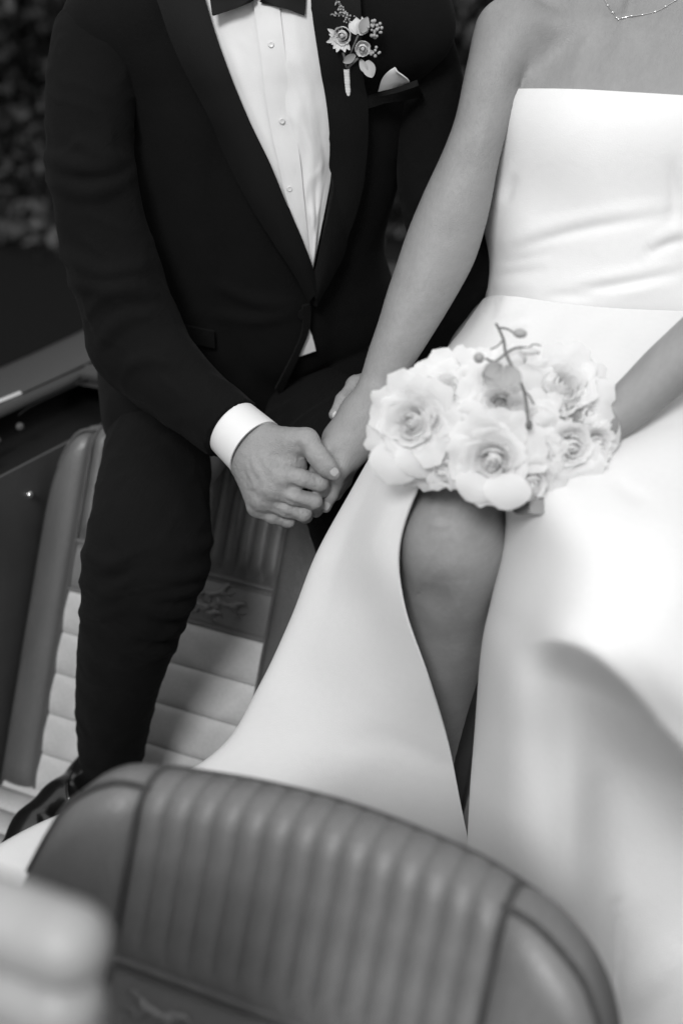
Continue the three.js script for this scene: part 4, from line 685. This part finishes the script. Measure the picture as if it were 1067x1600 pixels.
{ // loose outer petals, twig with buds, leaves, stems
  const bend = (pts, r, m, name, n = 24) => mesh(name, tube(pts.map((a) => P(...a)), r, n, 6), m, bouquet);
  for (const [u, v, d, r, tx, ty] of [[612, 738, 1.565, 0.03, -0.3, 0.9], [660, 728, 1.555, 0.03, 0.1, 0.9], [790, 780, 1.510, 0.026, -0.1, 0.9], [655, 590, 1.590, 0.03, -0.3, -0.9], [950, 690, 1.575, 0.026, 0.8, 0.5], [740, 770, 1.520, 0.024, -0.3, 0.9]]) {
    const X = V(1, 0, 0).applyQuaternion(Q), Y = V(0, 1, 0).applyQuaternion(Q), Z = V(0, 0, 1).applyQuaternion(Q), ax = X.clone().multiplyScalar(tx).addScaledVector(Y, -ty).normalize(), sd = ax.clone().cross(Z);
    const c = P(u, v, d); mesh('loose_petal', sheet(8, 8, (s, t) => c.clone().addScaledVector(ax, (t - 0.7) * r * 1.5).addScaledVector(sd, (s - 0.5) * 2 * r * Math.pow(Math.sin(Math.PI * (0.1 + 0.86 * t)), 0.7)).addScaledVector(Z, 0.25 * r * (Math.sin(Math.PI * t) - 1.2 * (s - 0.5) * (s - 0.5)))), M.petal, bouquet);
  }
  bend([[775, 506, 1.530], [786, 530, 1.515], [790, 552, 1.505], [806, 585, 1.495], [818, 610, 1.492], [825, 658, 1.490]], 0.0017, M.stem, 'twig', 40);
  bend([[790, 552, 1.505], [805, 544, 1.500], [825, 544, 1.500], [842, 552, 1.500]], 0.0014, M.stem, 'twig'); bend([[790, 552, 1.505], [772, 565, 1.500], [758, 560, 1.498]], 0.0014, M.stem, 'twig'); bend([[772, 565, 1.500], [762, 572, 1.498], [757, 582, 1.496]], 0.0012, M.stem, 'twig');
  bend([[778, 512, 1.528], [792, 514, 1.520], [802, 520, 1.515]], 0.0012, M.stem, 'twig'); bend([[818, 610, 1.492], [826, 618, 1.490], [834, 632, 1.490]], 0.0010, M.stem, 'twig');
  bend([[806, 585, 1.495], [796, 578, 1.493], [784, 582, 1.492]], 0.0009, M.stem, 'twig'); bend([[825, 544, 1.50], [833, 538, 1.50], [845, 540, 1.50]], 0.0008, M.stem, 'twig'); bend([[786, 530, 1.515], [778, 540, 1.51], [766, 546, 1.505]], 0.0009, M.stem, 'twig');
  for (const [u, v, d, r, sx, sy, m] of [[826, 664, 1.489, 5.5, 1, 1.6, M.stem], [757, 585, 1.496, 4.2, 1, 1.6, M.stem], [748, 559, 1.498, 8.5, 1, 1, M.berry], [812, 521, 1.512, 9, 1.25, 0.8, M.berry], [826, 549, 1.500, 8, 1.9, 0.7, M.petalCream]]) mesh('bud', ball(P(u, v, d), r * d / F, sx, sy, 1), m, bouquet);
  for (const [u, v, tx, ty, r] of [[780, 572, -0.6, 0.6, 0.016], [800, 582, 0.5, 0.7, 0.015], [790, 590, 0, 1, 0.014], [772, 585, -0.9, 0.3, 0.013]]) {
    const X = V(1, 0, 0).applyQuaternion(Q), Y = V(0, 1, 0).applyQuaternion(Q), Z = V(0, 0, 1).applyQuaternion(Q), ax = X.clone().multiplyScalar(tx).addScaledVector(Y, -ty).normalize(), sd = ax.clone().cross(Z), c = P(786, 574, 1.468);
    mesh('blossom_petal', sheet(8, 8, (s, t) => c.clone().addScaledVector(ax, t * r * 1.7).addScaledVector(sd, (s - 0.5) * 1.5 * r * Math.pow(Math.sin(Math.PI * (0.06 + 0.9 * t)), 0.7)).addScaledVector(Z, r * (0.4 * t * t + 0.5 * (s - 0.5) * (s - 0.5)))), M.berry, bouquet);
  }
  const leafAt = (list, m) => { const w = list.slice(1).map((a) => P(...a)), c = P(...list[0]); mesh('leaf', sheet(6, 10, (s, t) => { const p = spline([c, ...w], t), q = spline([c, ...w], Math.min(1, t + 0.02)).sub(p).normalize().cross(ray(800, 790)).normalize(); return p.addScaledVector(q, (s - 0.5) * 0.02 * Math.sin(Math.PI * clamp(t, 0.03, 0.99))); }), m, bouquet); };
  leafAt([[795, 778, 1.545], [812, 790, 1.535], [828, 802, 1.530]], M.leafDark); leafAt([[865, 765, 1.550], [845, 788, 1.535], [824, 801, 1.530]], M.leaf);
  for (let i = 0; i < 7; i++) { const a = i * 0.9; mesh('stem', tube([P(790 + 30 * Math.cos(a), 670 + 20 * Math.sin(a), 1.54), P(850 + 6 * Math.cos(a), 676 + 8 * Math.sin(a), 1.585), P(960 + 12 * Math.cos(a), 700 + 10 * Math.sin(a), 1.60)], 0.003, 16, 6), M.stem, bouquet); }
}
// buttonhole flower
const bout = thing('boutonniere', 'small pale buttonhole flower with wrapped stem pinned to the black lapel', 'boutonniere');
{
  const B = (u, v, o) => { const p = gjs.hit(u, v); return p.addScaledVector(gjs.grad(p, 0.006), 0.016 + o); }, n = gjs.grad(gjs.hit(550, 70), 0.006), X = V(1, 0, 0).applyQuaternion(Q), Y = V(0, 1, 0).applyQuaternion(Q);
  const dirOf = (tx, ty) => X.clone().multiplyScalar(tx).addScaledVector(Y, -ty).normalize();
  mesh('ribbon_wrap', (() => { const a = B(541, 98, 0.006), b = B(539, 143, 0.004); return sheet(16, 40, (s, t) => { const f = s * 2 * Math.PI, ax = b.clone().sub(a).normalize(), x = n.clone().cross(ax).normalize(), y = ax.clone().cross(x), r = 0.0042 * (1 + 0.025 * Math.sin(t * 60 + f) + 0.03 * Math.sin(t * 17)); return a.clone().lerp(b, t).addScaledVector(x, r * Math.cos(f)).addScaledVector(y, r * Math.sin(f)); }, { close: true }); })(), M.ribbon, bout);
  mesh('stem', tube([B(539, 142, 0.003), B(538.5, 148, 0.003), B(539, 154, 0.002)], 0.0027, 10, 8), M.leafDark, bout);
  mesh('stem', tube([B(541, 99, 0.006), B(541, 88, 0.008), B(539, 74, 0.010)], 0.0016, 10, 6), M.stem, bout); mesh('stem', tube([B(542, 99, 0.006), B(548, 92, 0.009), B(562, 80, 0.010)], 0.0018, 10, 6), M.stem, bout); mesh('stem', tube([B(541, 99, 0.006), B(548, 80, 0.006), B(563, 50, 0.006)], 0.0014, 10, 6), M.stem, bout);
  const smallRose = (u, v, o, rpx, tx, ty, m, name) => { const g = sub(name, bout), at = B(u, v, o), s = rpx * 1.85 / F, dir = n.clone().addScaledVector(X, tx).addScaledVector(Y, -ty).normalize(); g.position.copy(at).addScaledVector(dir, -s); g.quaternion.setFromUnitVectors(UP, dir); g.scale.set(s, s * 1.7, s); mesh('bud_core', ball(V(0, 0.4, 0), 0.26, 1, 1.6, 1), m, g); let a = rnd() * 6; [0, 1, 2, 3, 4].forEach((i) => { for (let k = 0; k < 4; k++) { a += 1.6 + rnd() * 0.2; const p = mesh('petal', petals[[0, 1, 2, 2, 3][i]][k % 3], m, g); p.rotation.y = a; p.scale.set(1.1 + i * 0.32, 1 - i * 0.05, 1.1 + i * 0.32); } }); return g; };
  smallRose(540, 50, 0.014, 15, -0.05, -0.1, M.petalCream, 'rosebud'); smallRose(571, 66, 0.014, 13, 0.1, -0.1, M.petalCream, 'rosebud');
  const petalAt = (u, v, o, tx, ty, len, wid, m, name, cup = 0.3) => { const c = B(u, v, o), ax = dirOf(tx, ty), sd = ax.clone().cross(n).normalize(); mesh(name, sheet(6, 10, (s, t) => c.clone().addScaledVector(ax, t * len).addScaledVector(sd, (s - 0.5) * wid * Math.pow(Math.sin(Math.PI * (0.08 + 0.9 * t)), 0.8)).addScaledVector(n, cup * len * (0.6 * Math.sin(Math.PI * t * 0.8) + (s - 0.5) * (s - 0.5)))), m, bout); };
  for (let i = 0; i < 15; i++) { const a = 1.0 + i * 0.29 + rnd() * 0.12; petalAt(539 + 8 * Math.cos(a), 53 + 6 * Math.sin(a), 0.006 + 0.003 * rnd(), Math.cos(a), Math.sin(a) * 0.95, 0.010 + 0.006 * rnd(), 0.006, M.petalCream, 'pointed_petal', 0.15); }
  for (const [tx, ty, w] of [[-0.25, -1, 0.018], [0.12, -1, 0.02], [0.5, -0.8, 0.018]]) petalAt(563, 48, 0.008, tx, ty, 0.025, w, M.petalCream, 'tulip_petal', 0.35);
  petalAt(569, 46, 0.013, 0.35, -0.9, 0.022, 0.014, M.leaf, 'sepal', 0.2);
  petalAt(558, 76, 0.008, -0.95, 0.55, 0.018, 0.011, M.leaf, 'leaf'); petalAt(576, 82, 0.010, 0.35, 1, 0.022, 0.017, M.berry, 'leaf'); petalAt(566, 82, 0.008, 0.5, 1, 0.019, 0.010, M.berry, 'leaf'); petalAt(541, 36, 0.006, -0.1, -1, 0.010, 0.009, M.leaf, 'leaf');
  for (let i = 0; i < 34; i++) { const k = i < 24, a = rnd() * 6.28, q = Math.sqrt(rnd()); mesh('berry', ball(k ? B(590 + 10 * q * Math.cos(a), 41 + 13 * q * Math.sin(a), 0.006 + 0.008 * rnd()) : B(589 + 9 * q * Math.cos(a), 70 + 7 * q * Math.sin(a), 0.006 + 0.008 * rnd()), 0.0016 + 0.0009 * rnd(), 1, 1, 1, 8, 6), M.berry, bout); }
  mesh('sprig_stem', tube([B(551, 34, 0.008), B(541, 20, 0.009), B(533, 10, 0.009), B(527, 3, 0.008)], 0.0008, 12, 5), M.stem, bout);
  for (let i = 0; i < 60; i++) { const t = rnd(), br = rnd() < 0.25, u = br ? mix(543, 521, t) : mix(551, 527, t), v = br ? mix(24, 23, t) : mix(32, 3, t), sp = br ? 3 : mix(7, 2.5, t); mesh('heather_floret', ball(B(u + (rnd() - 0.5) * 2 * sp, v + (rnd() - 0.5) * 2 * sp, 0.007 + 0.005 * rnd()), 0.0009 + 0.0006 * rnd(), 1, 1, 1, 6, 5), M.berry, bout); }
  mesh('sprig_stem', tube([B(545, 26, 0.008), B(533, 23, 0.009), B(521, 23, 0.008)], 0.0007, 12, 5), M.stem, bout);
}
renderer.render(scene, camera);
